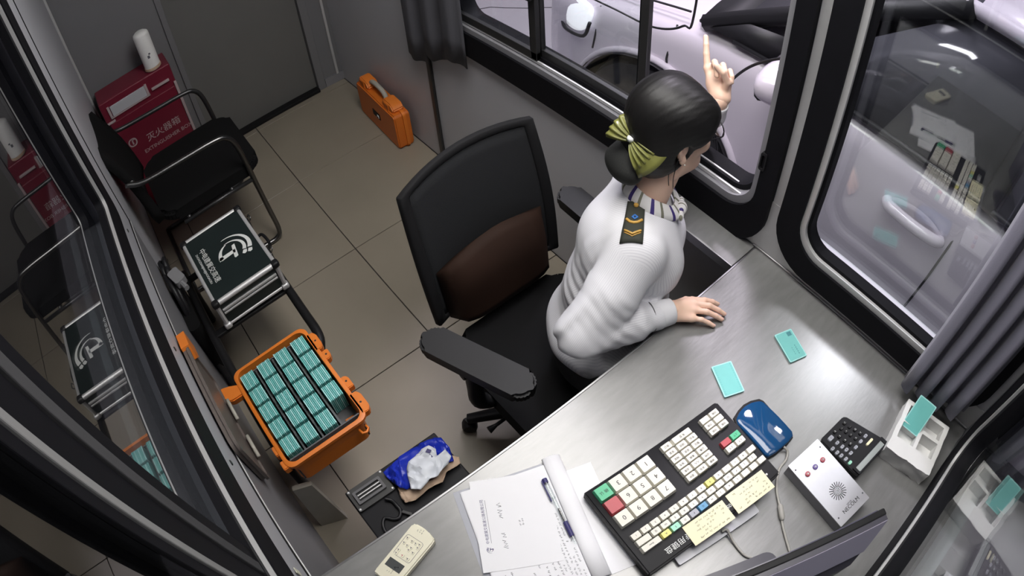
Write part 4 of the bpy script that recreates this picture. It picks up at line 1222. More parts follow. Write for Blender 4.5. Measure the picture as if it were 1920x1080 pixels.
# small orange case standing against the lane wall
sc_ = thing('tool_case', 'closed orange hard case standing on its edge against the lane wall', 'case', (-2.565, 1.105, 0.0), R_(-3.5))
SX, SY, SH = 0.225, 0.042, 0.205
def half(y0, y1):
    o = MB().prism(rounded(-SX, SX, 0.0, SH, 0.02, 4), y0, y1, Matrix(((1, 0, 0, 0), (0, 0, 1, 0), (0, 1, 0, 0.002), (0, 0, 0, 1))))
    bmesh.ops.bevel(o.bm, geom=o.bm.edges[:], offset=0.006, segments=2, affect='EDGES')
    return o
obj('base_shell', half(-SY, 0.008), M['orange_dark'], sc_, 50)
obj('lid_shell', half(0.012, SY), M['orange_dark'], sc_, 50)
obj('rim_flange', MB().prism(rounded(-SX - 0.008, SX + 0.008, -0.0015, SH + 0.008, 0.024, 4), 0.002, 0.018, Matrix(((1, 0, 0, 0), (0, 0, 1, 0), (0, 1, 0, 0.002), (0, 0, 0, 1)))), M['orange'], sc_, 50)
for x in (-0.155, 0.125):
    o = MB()
    o.prism([(x - 0.05, SH - 0.02), (x + 0.06, SH - 0.02), (x + 0.075, SH + 0.02), (x + 0.05, SH + 0.045), (x - 0.03, SH + 0.045), (x - 0.05, SH + 0.02)], -0.03, 0.03, Matrix(((1, 0, 0, 0), (0, 0, 1, 0), (0, 1, 0, 0.0), (0, 0, 0, 1))))
    bmesh.ops.bevel(o.bm, geom=o.bm.edges[:], offset=0.006, segments=2, affect='EDGES')
    lt = obj('latch_guard', o, M['orange'], sc_, 50)
    obj('latch', MB().box((x + 0.005, -0.030, SH + 0.012), (0.05, 0.010, 0.05), bev=0.003), M['orange_dark'], lt)
obj('handle', MB().tube(bez([(-0.105, 0.0, SH), (-0.10, 0.0, SH + 0.035), (-0.06, 0.0, SH + 0.052), (0.02, 0.0, SH + 0.052), (0.062, 0.0, SH + 0.035), (0.067, 0.0, SH)], 5), 0.0125, 8), M['beige_leg'], sc_, True)
bd = obj('badge', MB().box((0.0, -SY - 0.001, 0.105), (0.085, 0.003, 0.036), bev=0.001), M['box_dark'], sc_)
obj('badge_emblem', MB().tube([(0.008, -SY - 0.003, 0.095), (0.016, -SY - 0.003, 0.112), (0.028, -SY - 0.003, 0.108), (0.030, -SY - 0.003, 0.096)], 0.0022, 5), M['logo_white'], bd)

# computer tower half under the worktop, with the things on it
tw = thing('computer_tower', 'black computer tower on the floor half under the worktop', 'computer', (0, 0, 0))
TX0, TX1, TY0, TY1, TH = -0.822, -0.50, -0.050, 0.266, 0.40
obj('casing', MB().box(*slab((TX0, TY0, 0.012), (TX1, TY1, TH)), bev=0.004), M['box_dark'], tw)
for x in (TX0 + 0.04, TX1 - 0.04):
    for y in (TY0 + 0.04, TY1 - 0.04):
        obj('foot', MB().lathe([(0, 0), (0.016, 0), (0.016, 0.012), (0, 0.012)], 12, Matrix.Translation((x, y, 0))), M['black_matte'], tw)
obj('front_grille', MB().box((TX1 - 0.16, TY1 + 0.001, 0.20), (0.22, 0.003, 0.30), bev=0.001), M['black_matte'], tw)
dvv = thing('metal_bracket', 'dark metal mounting bracket lying on the black computer tower', 'bracket', (-0.778, 0.015, TH + 0.0005), R_(90))
obj('plate', MB().prism(rounded(-0.060, 0.062, -0.036, 0.038, 0.005, 3), 0, 0.010), M['dev_grey'], dvv, 40)
obj('raised_frame', MB().ring(rounded(-0.048, 0.045, -0.020, 0.022, 0.003, 2), rounded(-0.040, 0.037, -0.013, 0.015, 0.002, 2), 0.010, 0.018, Matrix()), M['divider'], dvv, 40)
obj('bar', MB().box((0, -0.004, 0.016), (0.076, 0.003, 0.003)).box((0, 0.006, 0.016), (0.076, 0.003, 0.003)), M['alu'], dvv)
for x, y in ((-0.055, -0.030), (0.056, -0.030), (-0.055, 0.032), (0.056, 0.032)):
    obj('screw', MB().lathe([(0, 0.0035), (0.003, 0.003), (0.0045, 0)], 10, Matrix.Translation((x, y, 0.010))), M['alu'], dvv, 40)
tc_ = obj('tower_cable', MB().tube(bez([(-0.735, 0.035, TH + 0.012), (-0.72, 0.048, TH + 0.008), (-0.700, 0.050, TH + 0.010), (-0.682, 0.050, TH + 0.008), (-0.668, 0.036, TH + 0.006), (-0.672, 0.02, TH + 0.006), (-0.690, 0.0, TH + 0.006), (-0.66, -0.02, TH + 0.006), (-0.60, -0.01, TH + 0.006)], 6), 0.005, 8), M['cable_black'], None, True)
tag(tc_, 'short black cable coiled on top of the computer tower', 'cable')
obj('connector', MB().box((-0.664, 0.060, TH + 0.008), (0.03, 0.010, 0.010), Matrix.Rotation(0.6, 3, 'Z'), bev=0.002), M['dev_grey'], tc_)
# crumpled bag: sheets of film and paper
bg = thing('plastic_bag', 'crumpled blue and white bag with tan paper edges on the tower', 'bag', (0, 0, 0))
def crumple(n, outline, z, amp, m, seed, sub=7, dome=0.012, thick=0.0008):
    mb = MB()
    vs = [mb.bm.verts.new((x, y, 0)) for x, y in outline]
    f = mb.bm.faces.new(vs)
    r = bmesh.ops.triangulate(mb.bm, faces=[f])
    bmesh.ops.subdivide_edges(mb.bm, edges=mb.bm.edges[:], cuts=sub, use_grid_fill=True)
    c = Vector((sum(p[0] for p in outline) / len(outline), sum(p[1] for p in outline) / len(outline), 0))
    R0 = max((Vector((*p, 0)) - c).length for p in outline)
    for v in mb.bm.verts:
        q = v.co * 22 + Vector((seed * 3.1, seed * 1.7, seed))
        d = min(1.0, (v.co - c).length / R0)
        ridge = 1 - abs(noise.noise(q)) * 2
        v.co.z = z + dome * (1 - d * d) + amp * max(0, ridge) + amp * 0.55 * (1 - 2 * abs(noise.noise(q * 2.7)))
    o = obj(n, mb, m, bg, 30)
    md = o.modifiers.new('thickness', 'SOLIDIFY')
    md.thickness = thick
    return o
crumple('tan_paper', [(-0.737, 0.083), (-0.705, 0.072), (-0.688, 0.074), (-0.676, 0.10), (-0.680, 0.15), (-0.672, 0.19), (-0.690, 0.215), (-0.690, 0.262), (-0.712, 0.272), (-0.735, 0.25), (-0.74, 0.14)], TH + 0.006, 0.008, M['bag_tan'], 3)
crumple('blue_film', [(-0.795, 0.076), (-0.755, 0.080), (-0.725, 0.088), (-0.712, 0.10), (-0.712, 0.20), (-0.705, 0.252), (-0.742, 0.266), (-0.788, 0.268), (-0.80, 0.22), (-0.80, 0.14)], TH + 0.014, 0.014, M['bag_blue'], 1)
crumple('white_film', [(-0.722, 0.118), (-0.700, 0.108), (-0.682, 0.128), (-0.690, 0.165), (-0.686, 0.19), (-0.697, 0.23), (-0.712, 0.252), (-0.735, 0.250), (-0.736, 0.222), (-0.755, 0.232), (-0.772, 0.222), (-0.776, 0.20), (-0.768, 0.150), (-0.755, 0.132)], TH + 0.036, 0.008, M['bag_white'], 2)
obj('printed_patch', MB().box((-0.757, 0.211, TH + 0.0565), (0.013, 0.012, 0.001), Matrix.Rotation(0.5, 3, 'Z'), bev=0.0004).box((-0.742, 0.208, TH + 0.056), (0.012, 0.004, 0.001)), M['ink_blue'], bg)

# office chair ------------------------------------------------------------------------------
oc2 = thing('office_chair', 'black mesh-backed office chair with a brown back cushion behind the seated person', 'office chair', (-0.78, 0.685, 0.0), 0)
def backpt(u, s):
    """u across (-1 near the camera side .. 1), s from bottom 0 to top 1, in the chair's frame"""
    w = 0.228 - 0.012 * s + 0.008 * math.sin(PI * s)
    bow = -0.035 * (1 - u * u)
    x = -0.262 - 0.085 * s + bow + 0.012 * math.sin(PI * s)
    top = 0.022 * (1 - u * u)
    z = 0.50 + (0.455 + top + 0.012 * u) * s
    return Vector((x, u * w, z))
rows = [[backpt(i / 8 - 1, k / 12) for i in range(17)] for k in range(13)]
mesh_rows = [[backpt((i / 8 - 1) * 0.88, 0.03 + 0.92 * k / 12) for i in range(17)] for k in range(13)]
o = obj('mesh_panel', MB().grid(mesh_rows), M['mesh_fabric'], oc2, True)
o.modifiers.new('thickness', 'SOLIDIFY').thickness = 0.006
outl = [backpt(-1 + 2 * t, 1) for t in [i / 14 for i in range(15)]] + [backpt(1, 1 - t) for t in [i / 12 for i in range(1, 13)]] + [backpt(1 - 2 * t, 0) for t in [i / 14 for i in range(1, 15)]] + [backpt(-1, t) for t in [i / 12 for i in range(1, 12)]]
inl = [backpt(0.86 * (-1 + 2 * t), 0.955) for t in [i / 14 for i in range(15)]] + [backpt(0.86, 0.955 - 0.915 * t) for t in [i / 12 for i in range(1, 13)]] + [backpt(0.86 * (1 - 2 * t), 0.04) for t in [i / 14 for i in range(1, 15)]] + [backpt(-0.86, 0.04 + 0.915 * t) for t in [i / 12 for i in range(1, 12)]]
o = obj('back_frame', MB().grid([outl, inl], closed_u=True), M['black_matte'], oc2, 60)
md = o.modifiers.new('thickness', 'SOLIDIFY')
md.thickness = 0.022
md.offset = 0
o.modifiers.new('round', 'BEVEL').width = 0.004
obj('back_spine', MB().tube(bez([(-0.40, 0, 0.86), (-0.39, 0, 0.70), (-0.345, 0, 0.52), (-0.26, 0, 0.42), (-0.10, 0, 0.40)], 5), 0.022, 10), M['black'], oc2, True)
mb = MB().prism(rounded(-0.235, 0.25, -0.235, 0.235, 0.08, 6), 0.0, 0.07)
bmesh.ops.bevel(mb.bm, geom=mb.bm.edges[:], offset=0.02, segments=3, affect='EDGES')
o = obj('seat', mb, M['black_fabric'], oc2, 60)
o.location = (0, 0, 0.375)
cu = MB()
rows = []
for k in range(11):
    s = k / 10
    r_ = []
    for i in range(13):
        u = i / 6 - 1
        p = backpt(u * 0.80, 0.0 + 0.40 * s)
        th = 0.085 * (1 - abs(u) ** 3) ** 0.5 * (math.sin(PI * min(1, max(0, 0.06 + 0.94 * (1 - s)))) ** 0.5 if s > 0.45 else 1.0)
        r_.append(p + Vector((0.012 + th, 0, 0.05 * s * (1 - u * u))))
    rows.append(r_)
back_rows = [[backpt((i / 6 - 1) * 0.80, 0.40 * k / 10) + Vector((0.012, 0, 0)) for i in range(13)] for k in range(11)]
cu.grid(rows).grid(back_rows)
front_edge = lambda R0: R0[0] + [r[-1] for r in R0[1:]] + R0[-1][::-1][1:] + [r[0] for r in R0[::-1][1:-1]]
cu.grid([front_edge(rows), front_edge(back_rows)], closed_u=True)
bmesh.ops.remove_doubles(cu.bm, verts=cu.bm.verts[:], dist=0.001)
obj('back_cushion', cu, M['brown'], oc2, True, label='brown back cushion')
for sgn, yaw in ((-1, 20), (1, -2)):
    ys_ = 0.262 if sgn < 0 else 0.30
    ys_ *= sgn
    RA = Matrix.Translation((-0.01 if sgn < 0 else -0.195, ys_, 0.648)) @ Matrix.Rotation(R_(yaw), 4, 'Z')
    hl_ = 0.165 if sgn < 0 else 0.13
    mb = MB().prism(rounded(-hl_, hl_, -0.042, 0.042, 0.038, 6), -0.022, 0.012)
    bmesh.ops.bevel(mb.bm, geom=mb.bm.edges[:], offset=0.008, segments=3, affect='EDGES')
    bmesh.ops.transform(mb.bm, matrix=RA, verts=mb.bm.verts[:])
    ar = obj('armrest', mb, M['black'], oc2, 60)
    obj('arm_post', MB().tube(bez([(-0.03 if sgn < 0 else -0.14, ys_, 0.64), (-0.03 if sgn < 0 else -0.14, ys_ * 1.02, 0.52), (-0.02, ys_, 0.43), (0.0, ys_ * 0.6, 0.40)], 5), [0.024] * 16, 10), M['black'], ar, True)
    obj('adjuster', MB().lathe([(0, 0.016), (0.014, 0.014), (0.017, 0.0), (0, 0)], 14, Matrix.Translation((-0.04 if sgn < 0 else -0.14, ys_ * 1.08, 0.58)) @ Matrix.Rotation(-sgn * PI / 2, 4, 'X')), M['black'], ar, 40)
obj('tilt_mechanism', MB().box((0, 0, 0.35), (0.20, 0.16, 0.05), bev=0.01), M['black'], oc2)
obj('tilt_lever', MB().tube([(0.03, -0.05, 0.35), (0.03, -0.26, 0.35), (0.03, -0.285, 0.35)], [0.006, 0.006, 0.012], 8), M['black'], oc2, True)
obj('gas_lift', MB().lathe([(0, 0.10), (0.028, 0.10), (0.028, 0.25), (0.016, 0.25), (0.016, 0.34), (0, 0.34)], 16), M['dark_tube'], oc2, 40)
for k in range(5):
    a = 2 * PI * k / 5 + 0.35
    ca_, sa = math.cos(a), math.sin(a)
    lgm = MB().tube([(0.02 * ca_, 0.02 * sa, 0.115), (0.16 * ca_, 0.16 * sa, 0.105), (0.30 * ca_, 0.30 * sa, 0.075)], [0.030, 0.024, 0.018], 8)
    lg_ = obj('leg', lgm, M['black'], oc2, 50)
    cs = obj('caster', MB().lathe([(0, -0.022), (0.022, -0.020), (0.027, -0.010), (0.027, 0.010), (0.022, 0.020), (0, 0.022)], 14, Matrix.Translation((0.30 * ca_, 0.30 * sa, 0.028)) @ Matrix.Rotation(a, 4, 'Z') @ Matrix.Rotation(PI / 2, 4, 'X')).box((0.30 * ca_, 0.30 * sa, 0.055), (0.02, 0.02, 0.03)), M['black'], lg_, 50)

# curtains -----------------------------------------------------------------------------------
def curtain(name, label, x0, x1, yc, ztop, zbot, folds, amp, m, zslope=0.0, steps=None, group=None):
    rows = []
    nx = folds * 12
    for k in range(15):
        s = k / 14
        r_ = []
        for i in range(nx + 1):
            u = i / nx
            ph = u * folds * 2 * PI
            zb = zbot(u) if callable(zbot) else zbot
            z = ztop + (zb - ztop) * s
            squeeze = 1.0
            x = x0 + (x1 - x0) * u + 0.006 * math.sin(ph * 2 + 0.7) + 0.004 * math.sin(3 * s + i * 0.05)
            y = yc + amp * (0.75 + 0.25 * s) * (math.cos(ph) + 0.25 * math.cos(2 * ph + 1.0))
            r_.append((x, y, z))
        rows.append(r_)
    o = obj(name, MB().grid(rows), m, None, True)
    md = o.modifiers.new('thickness', 'SOLIDIFY')
    md.thickness = 0.004
    return tag(o, label, 'curtain', group)
curtain('curtain', 'grey-violet pleated curtain hanging in the corner behind the white foam tray', 0.045, 0.232, 1.100, 2.30, lambda u: 0.806 + 0.05 * u, 4, 0.022, M['curtain'])
def farbot(u):
    return 0.615 if u < 0.16 else (0.60 if u < 0.38 else 0.69 + 0.03 * math.sin(u * 9))
curtain('curtain', 'dark grey curtain gathered at the far end of the lane window', -2.24, -1.79, 1.125, 2.30, farbot, 3, 0.012, M['curtain_far'])

# ------------------------------------------------------------------ the person
def smin(a, b, k):
    if k <= 0:
        return np.minimum(a, b)
    h = np.clip(0.5 + 0.5 * (b - a) / k, 0, 1)
    return b + (a - b) * h - k * h * (1 - h)

def d_cap(P, a, b, ra, rb):
    a, b = np.array(a, float), np.array(b, float)
    ab = b - a
    t = np.clip(((P - a) @ ab) / max(1e-12, ab @ ab), 0, 1)
    return np.linalg.norm(P - a - t[..., None] * ab, axis=-1) - (ra + (rb - ra) * t)

def d_ell(P, c, r, A=None):
    q = P - np.array(c, float)
    if A is not None:
        q = q @ np.array(A, float).T
    r = np.array(r, float)
    k0 = np.linalg.norm(q / r, axis=-1)
    k1 = np.linalg.norm(q / (r * r), axis=-1)
    return np.where(k1 < 1e-9, -r.min(), k0 * (k0 - 1) / np.maximum(k1, 1e-9))

def prim_d(P, p):
    return d_cap(P, *p[1:5]) if p[0] == 'cap' else d_ell(P, p[1], p[2], p[3])

def prim_box(p):
    if p[0] == 'cap':
        a, b = np.array(p[1], float), np.array(p[2], float)
        r = max(p[3], p[4])
        return np.minimum(a, b) - r, np.maximum(a, b) + r
    c, r = np.array(p[1], float), max(p[2])
    return c - r, c + r

def sdf_field(prims, h, cuts=(), wrinkle=None):
    lo = np.min([prim_box(p)[0] for p in prims], axis=0) - 4 * h - 0.01
    hi = np.max([prim_box(p)[1] for p in prims], axis=0) + 4 * h + 0.01
    n = np.ceil((hi - lo) / h).astype(int) + 1
    ax = [lo[i] + h * np.arange(n[i]) for i in range(3)]
    F = np.full(n, 1.0, np.float32)
    def sub(p, pad):
        a, b = prim_box(p)
        s = [slice(max(0, int((a[i] - pad - lo[i]) / h)), min(n[i], int((b[i] + pad - lo[i]) / h) + 2)) for i in range(3)]
        G = np.stack(np.meshgrid(*[ax[i][s[i]] for i in range(3)], indexing='ij'), -1)
        return tuple(s), G
    for p in prims:
        k = p[-1]
        s, G = sub(p, k + 4 * h)
        F[s] = smin(F[s], prim_d(G, p), k)
    for p in cuts:
        k = p[-1]
        s, G = sub(p, 4 * h)
        F[s] = np.maximum(F[s], -prim_d(G, p))
    if wrinkle is not None:
        G = np.stack(np.meshgrid(*ax, indexing='ij'), -1)
        F = F + wrinkle(G)
    return F, lo, h

def surface_net(F, lo, h):
    S = F < 0
    nx, ny, nz = F.shape
    cnt = np.zeros((nx - 1, ny - 1, nz - 1), np.int8)
    sl = lambda d, n: slice(d, n - 1 + d)
    C = [(i, j, k) for i in (0, 1) for j in (0, 1) for k in (0, 1)]
    for (i, j, k) in C:
        cnt += S[sl(i, nx), sl(j, ny), sl(k, nz)]
    act = (cnt > 0) & (cnt < 8)
    I = np.argwhere(act)
    ids = np.full(act.shape, -1, np.int64)
    ids[act] = np.arange(len(I))
    acc = np.zeros((len(I), 3))
    num = np.zeros(len(I))
    for a in C:
        for d in range(3):
            if a[d]:
                continue
            b = list(a)
            b[d] = 1
            fa = F[I[:, 0] + a[0], I[:, 1] + a[1], I[:, 2] + a[2]]
            fb = F[I[:, 0] + b[0], I[:, 1] + b[1], I[:, 2] + b[2]]
            m = (fa < 0) != (fb < 0)
            t = np.where(m, fa / np.where(m, fa - fb, 1), 0)
            p = np.array(a, float)[None] + 0
            q = np.repeat(p, len(I), 0)
            q[:, d] += t
            acc += q * m[:, None]
            num += m
    Vt = lo + (I + acc / num[:, None]) * h
    faces = []
    for d in range(3):
        e1, e2 = (d + 1) % 3, (d + 2) % 3
        s0 = [slice(None)] * 3
        s1 = [slice(None)] * 3
        s0[d], s1[d] = slice(0, -1), slice(1, None)
        ch = S[tuple(s0)] != S[tuple(s1)]
        E_ = np.argwhere(ch)
        E_ = E_[(E_[:, e1] > 0) & (E_[:, e2] > 0) & (E_[:, e1] < F.shape[e1] - 1) & (E_[:, e2] < F.shape[e2] - 1)]
        fl = S[tuple(s0)][E_[:, 0], E_[:, 1], E_[:, 2]]
        def cell(o1, o2):
            q = E_.copy()
            q[:, e1] += o1
            q[:, e2] += o2
            return ids[q[:, 0], q[:, 1], q[:, 2]]
        quad = np.stack([cell(-1, -1), cell(0, -1), cell(0, 0), cell(-1, 0)], 1)
        quad[~fl] = quad[~fl][:, ::-1]
        faces.append(quad)
    return Vt, np.concatenate(faces)

def np_mesh(name, parts, smooth=True):
    vs, fs, off = [], [], 0
    for v, f in parts:
        vs.append(v)
        fs.append(f + off)
        off += len(v)
    vs, fs = np.concatenate(vs), np.concatenate(fs)
    me = bpy.data.meshes.new(name)
    me.vertices.add(len(vs))
    me.vertices.foreach_set('co', vs.astype(np.float32).ravel())
    me.loops.add(fs.size)
    me.loops.foreach_set('vertex_index', fs.astype(np.int32).ravel())
    me.polygons.add(len(fs))
    me.polygons.foreach_set('loop_start', np.arange(0, fs.size, 4, dtype=np.int32))
    me.update(calc_edges=True)
    me.validate()
    if smooth:
        me.shade_smooth()
    return me

def blob(prims, h, cuts=(), wrinkle=None):
    return surface_net(*sdf_field(prims, h, cuts, wrinkle))

PER = thing('person', 'seated person in a white shirt with a green hair bow, pointing out of the window', 'person', (0, 0, 0))
fv = np.array([0.78, 0.626, 0.0])          # where the chest faces
rv = np.array([0.626, -0.78, 0.0])         # her right
zv = np.array([0.0, 0.0, 1.0])
TA = np.stack([rv, fv, zv])
HF = np.array([0.28, 0.95, -0.09])
HF = HF / np.linalg.norm(HF)
HR = np.cross(HF, zv)
HR /= np.linalg.norm(HR)
HU = np.cross(HR, HF)
HA = np.stack([HR, HF, HU])
HC = np.array([-0.688, 0.938, 1.180])
def hp(r, f, u):
    return HC + HR * r + HF * f + HU * u

SH_R, EL_R, WR_R = (-0.612, 0.765, 0.955), (-0.597, 0.590, 0.828), (-0.513, 0.806, 0.802)
SH_L, EL_L, WR_L = (-0.795, 0.985, 0.955), (-0.820, 1.225, 0.975), (-0.736, 1.200, 1.105)
NB = (-0.690, 0.870, 1.00)
body = [
    ('ell', (-0.69, 0.775, 0.575), (0.145, 0.12, 0.11), TA, 0.03), ('ell', (-0.69, 0.795, 0.72), (0.12, 0.095, 0.15), TA, 0.05),
    ('ell', (-0.69, 0.835, 0.88), (0.135, 0.095, 0.13), TA, 0.05),
    ('cap', SH_R, SH_L, 0.045, 0.045, 0.03), ('cap', SH_R, EL_R, 0.042, 0.034, 0.02), ('cap', EL_R, WR_R, 0.034, 0.024, 0.012),
    ('cap', SH_L, EL_L, 0.042, 0.034, 0.02), ('cap', EL_L, WR_L, 0.034, 0.024, 0.012),
    ('cap', NB, hp(0, -0.008, -0.085), 0.044, 0.045, 0.02), ('cap', NB, hp(0, 0.01, -0.06), 0.042, 0.044, 0.02),
    # thighs, shins, feet
    ('cap', (-0.64, 0.715, 0.53), (-0.33, 0.70, 0.535), 0.078, 0.058, 0.03), ('cap', (-0.33, 0.70, 0.535), (-0.36, 0.71, 0.09), 0.052, 0.035, 0.02), ('cap', (-0.365, 0.71, 0.06), (-0.25, 0.70, 0.035), 0.032, 0.026, 0.01),
    ('cap', (-0.67, 0.865, 0.53), (-0.35, 0.90, 0.535), 0.078, 0.058, 0.03), ('cap', (-0.35, 0.90, 0.535), (-0.38, 0.91, 0.09), 0.052, 0.035, 0.02), ('cap', (-0.385, 0.91, 0.06), (-0.27, 0.90, 0.035), 0.032, 0.026, 0.01),
]
head = [
    ('ell', hp(0, -0.012, 0.03), (0.073, 0.090, 0.080), HA, 0.01), ('ell', hp(0, 0.018, -0.035), (0.060, 0.072, 0.075), HA, 0.03),
    ('ell', hp(0, 0.060, -0.092), (0.026, 0.024, 0.020), HA, 0.03), ('ell', hp(0.032, 0.066, -0.030), (0.026, 0.02, 0.022), HA, 0.02), ('ell', hp(-0.032, 0.066, -0.030), (0.026, 0.02, 0.022), HA, 0.02),
    ('cap', hp(0, 0.082, 0.012), hp(0, 0.103, -0.030), 0.007, 0.0105, 0.012), ('ell', hp(0.010, 0.092, -0.033), (0.008, 0.008, 0.006), HA, 0.006), ('ell', hp(-0.010, 0.092, -0.033), (0.008, 0.008, 0.006), HA, 0.006),
    ('cap', hp(0.046, -0.010, -0.088), hp(0.018, 0.060, -0.098), 0.020, 0.018, 0.03), ('cap', hp(-0.046, -0.010, -0.088), hp(-0.018, 0.060, -0.098), 0.020, 0.018, 0.03),
    ('cap', hp(0.014, 0.086, -0.058), hp(-0.014, 0.086, -0.058), 0.006, 0.006, 0.006), ('cap', hp(0.011, 0.084, -0.067), hp(-0.011, 0.084, -0.067), 0.007, 0.007, 0.006),
    ('ell', hp(0.030, 0.080, 0.026), (0.018, 0.008, 0.005), HA, 0.012), ('ell', hp(-0.030, 0.080, 0.026), (0.018, 0.008, 0.005), HA, 0.012),
]
for s in (1, -1):                                               # ears: rim, lobe, bowl
    head += [('cap', hp(0.073 * s, -0.008, 0.008), hp(0.081 * s, -0.026, 0.018), 0.0050, 0.0050, 0.004), ('cap', hp(0.081 * s, -0.026, 0.018), hp(0.082 * s, -0.034, 0.000), 0.0050, 0.0050, 0.003),
             ('cap', hp(0.082 * s, -0.034, 0.0), hp(0.078 * s, -0.024, -0.026), 0.0050, 0.0048, 0.003), ('ell', hp(0.075 * s, -0.012, -0.036), (0.006, 0.009, 0.011), HA, 0.006), ('ell', hp(0.071 * s, -0.016, -0.008), (0.006, 0.015, 0.022), HA, 0.006)]
cut_head = [('ell', hp(s * 0.030, 0.090, 0.008), (0.015, 0.010, 0.008), HA, 0) for s in (1, -1)] + [('ell', hp(s * 0.081, -0.016, -0.006), (0.006, 0.009, 0.013), HA, 0) for s in (1, -1)]
def hand(wr, palm, fingers, kk=0.006, fr=0.0082):
    """palm = MCP points index..little; fingers = list of joint chains from the MCP; one continuous surface"""
    P = []
    w = np.array(wr, float)
    for i, m in enumerate(palm):
        m = np.array(m, float)
        P.append(('cap', w + (m - w) * 0.05 + (m - np.mean(palm, axis=0)) * 0.45, m, 0.0125, 0.0098, 0.012))
    for ch, r in fingers:
        for a, b, k in zip(ch[:-1], ch[1:], range(9)):
            P.append(('cap', a, b, r * (1.04 - 0.09 * k), r * (1.04 - 0.09 * (k + 1)), 0.0025 if k else 0.006))
    return P
# right hand flat on the worktop
pr_ = [(-0.502, 0.871, 0.797), (-0.490, 0.866, 0.801), (-0.479, 0.851, 0.800), (-0.468, 0.833, 0.795)]
fr_ = [([pr_[0], (-0.481, 0.896, 0.797), (-0.467, 0.914, 0.788), (-0.458, 0.925, 0.7785)], 0.0076),
       ([pr_[1], (-0.460, 0.890, 0.801), (-0.440, 0.905, 0.789), (-0.427, 0.915, 0.7785)], 0.0079),
       ([pr_[2], (-0.453, 0.872, 0.800), (-0.434, 0.888, 0.788), (-0.421, 0.898, 0.7785)], 0.0076),
       ([pr_[3], (-0.449, 0.849, 0.794), (-0.434, 0.861, 0.785), (-0.423, 0.869, 0.7775)], 0.0066),
       ([(-0.525, 0.832, 0.794), (-0.518, 0.868, 0.786), (-0.500, 0.894, 0.780), (-0.486, 0.908, 0.779)], 0.0092)]
hand_r = [('cap', (-0.530, 0.765, 0.804), (-0.512, 0.812, 0.801), 0.024, 0.0225, 0.01)] + hand((-0.513, 0.808, 0.800), pr_, fr_)
# left hand raised outside the window, palm to the room, first finger pointing up, the others curled under the thumb
hr, hu, hc = np.array([0.63, 0.775, -0.05]), np.array([-0.62, 0.45, 0.64]), np.array([0.44, -0.72, 0.53])
H0 = np.array([-0.736, 1.200, 1.110])
def lp(r, u, c):
    return tuple(H0 + hr * r + hu * u + hc * c)
pl_ = [lp(-0.020, 0.085, 0.0), lp(0.000, 0.090, 0.002), lp(0.019, 0.084, 0.003), lp(0.035, 0.073, 0.004)]
fl2 = [([pl_[0], lp(-0.016, 0.125, 0.006), lp(-0.012, 0.152, 0.010), lp(-0.009, 0.175, 0.010)], 0.0092),
       ([pl_[1], lp(0.004, 0.104, 0.034), lp(0.006, 0.088, 0.050), lp(0.004, 0.068, 0.044)], 0.0092),
       ([pl_[2], lp(0.026, 0.098, 0.034), lp(0.028, 0.082, 0.048), lp(0.026, 0.063, 0.042)], 0.0088),
       ([pl_[3], lp(0.043, 0.084, 0.030), lp(0.045, 0.069, 0.042), lp(0.042, 0.053, 0.037)], 0.0076),
       ([lp(0.016, 0.030, 0.012), lp(0.030, 0.052, 0.040), lp(0.022, 0.078, 0.062), lp(0.008, 0.094, 0.064)], 0.0105)]
hand_l = [('cap', (-0.752, 1.206, 1.075), lp(0.004, 0.008, 0.0), 0.0245, 0.0235, 0.01), ('ell', lp(0.006, 0.048, 0.006), (0.032, 0.030, 0.016), np.stack([hr, hu, hc]), 0.015)] + hand(lp(0.004, 0.008, 0), pl_, fl2)
bm_parts = [blob(body + [('cap', NB, hp(0, 0, -0.05), 0.046, 0.046, 0.02)], 0.008), blob(head + [('cap', np.array(NB) + np.array([0, 0, -0.03]), hp(0, -0.006, -0.075), 0.044, 0.045, 0.02)], 0.003, cut_head), blob(hand_r, 0.0019), blob(hand_l, 0.0019)]
obj('body', np_mesh('body', bm_parts), M['skin'], PER)
# eyes, lips, nails
for s in (1, -1):
    e = MB().lathe([(0, 0.0115), (0.006, 0.0098), (0.010, 0.0055), (0.0115, 0.0), (0, -0.0115)], 16, Matrix.Translation(hp(s * 0.030, 0.0735, 0.008)) @ Vector(HF).to_track_quat('Z', 'Y').to_matrix().to_4x4())
    eo = obj('eye', e, M['eye_white'], PER, True)
    obj('iris', MB().lathe([(0, 0.0123), (0.0035, 0.0119), (0.0052, 0.0108), (0.0, 0.0100)], 14, Matrix.Translation(hp(s * 0.030, 0.0735, 0.008)) @ Vector(HF).to_track_quat('Z', 'Y').to_matrix().to_4x4()), M['iris'], eo, True)
    obj('eyebrow', MB().tube([hp(s * 0.014, 0.0885, 0.032), hp(s * 0.030, 0.0865, 0.037), hp(s * 0.046, 0.0745, 0.031)], [0.0018, 0.0024, 0.0010], 6), M['hair'], PER, True)
obj('lips', MB().tube([hp(0.021, 0.0865, -0.062), hp(0.010, 0.0925, -0.0605), hp(0, 0.0935, -0.0615), hp(-0.010, 0.0925, -0.0605), hp(-0.021, 0.0865, -0.062)], [0.001, 0.0038, 0.0042, 0.0038, 0.001], 8), M['lips'], PER, True)
def nail(tip, prev, up, w):
    d = (Vector(tip) - Vector(prev)).normalized()
    u = (Vector(up) - d * d.dot(Vector(up))).normalized()
    s = d.cross(u)
    mt = Matrix((s, d, u)).transposed().to_4x4()
    mt.translation = Vector(tip) + d * 0.0005 + u * (w * 0.80)
    b = MB().box((0, 0, 0), (w * 1.25, w * 1.5, 0.0012), bev=0.0005)
    bmesh.ops.transform(b.bm, matrix=mt, verts=b.bm.verts[:])
    obj('fingernail', b, M['nail'], PER, 60)
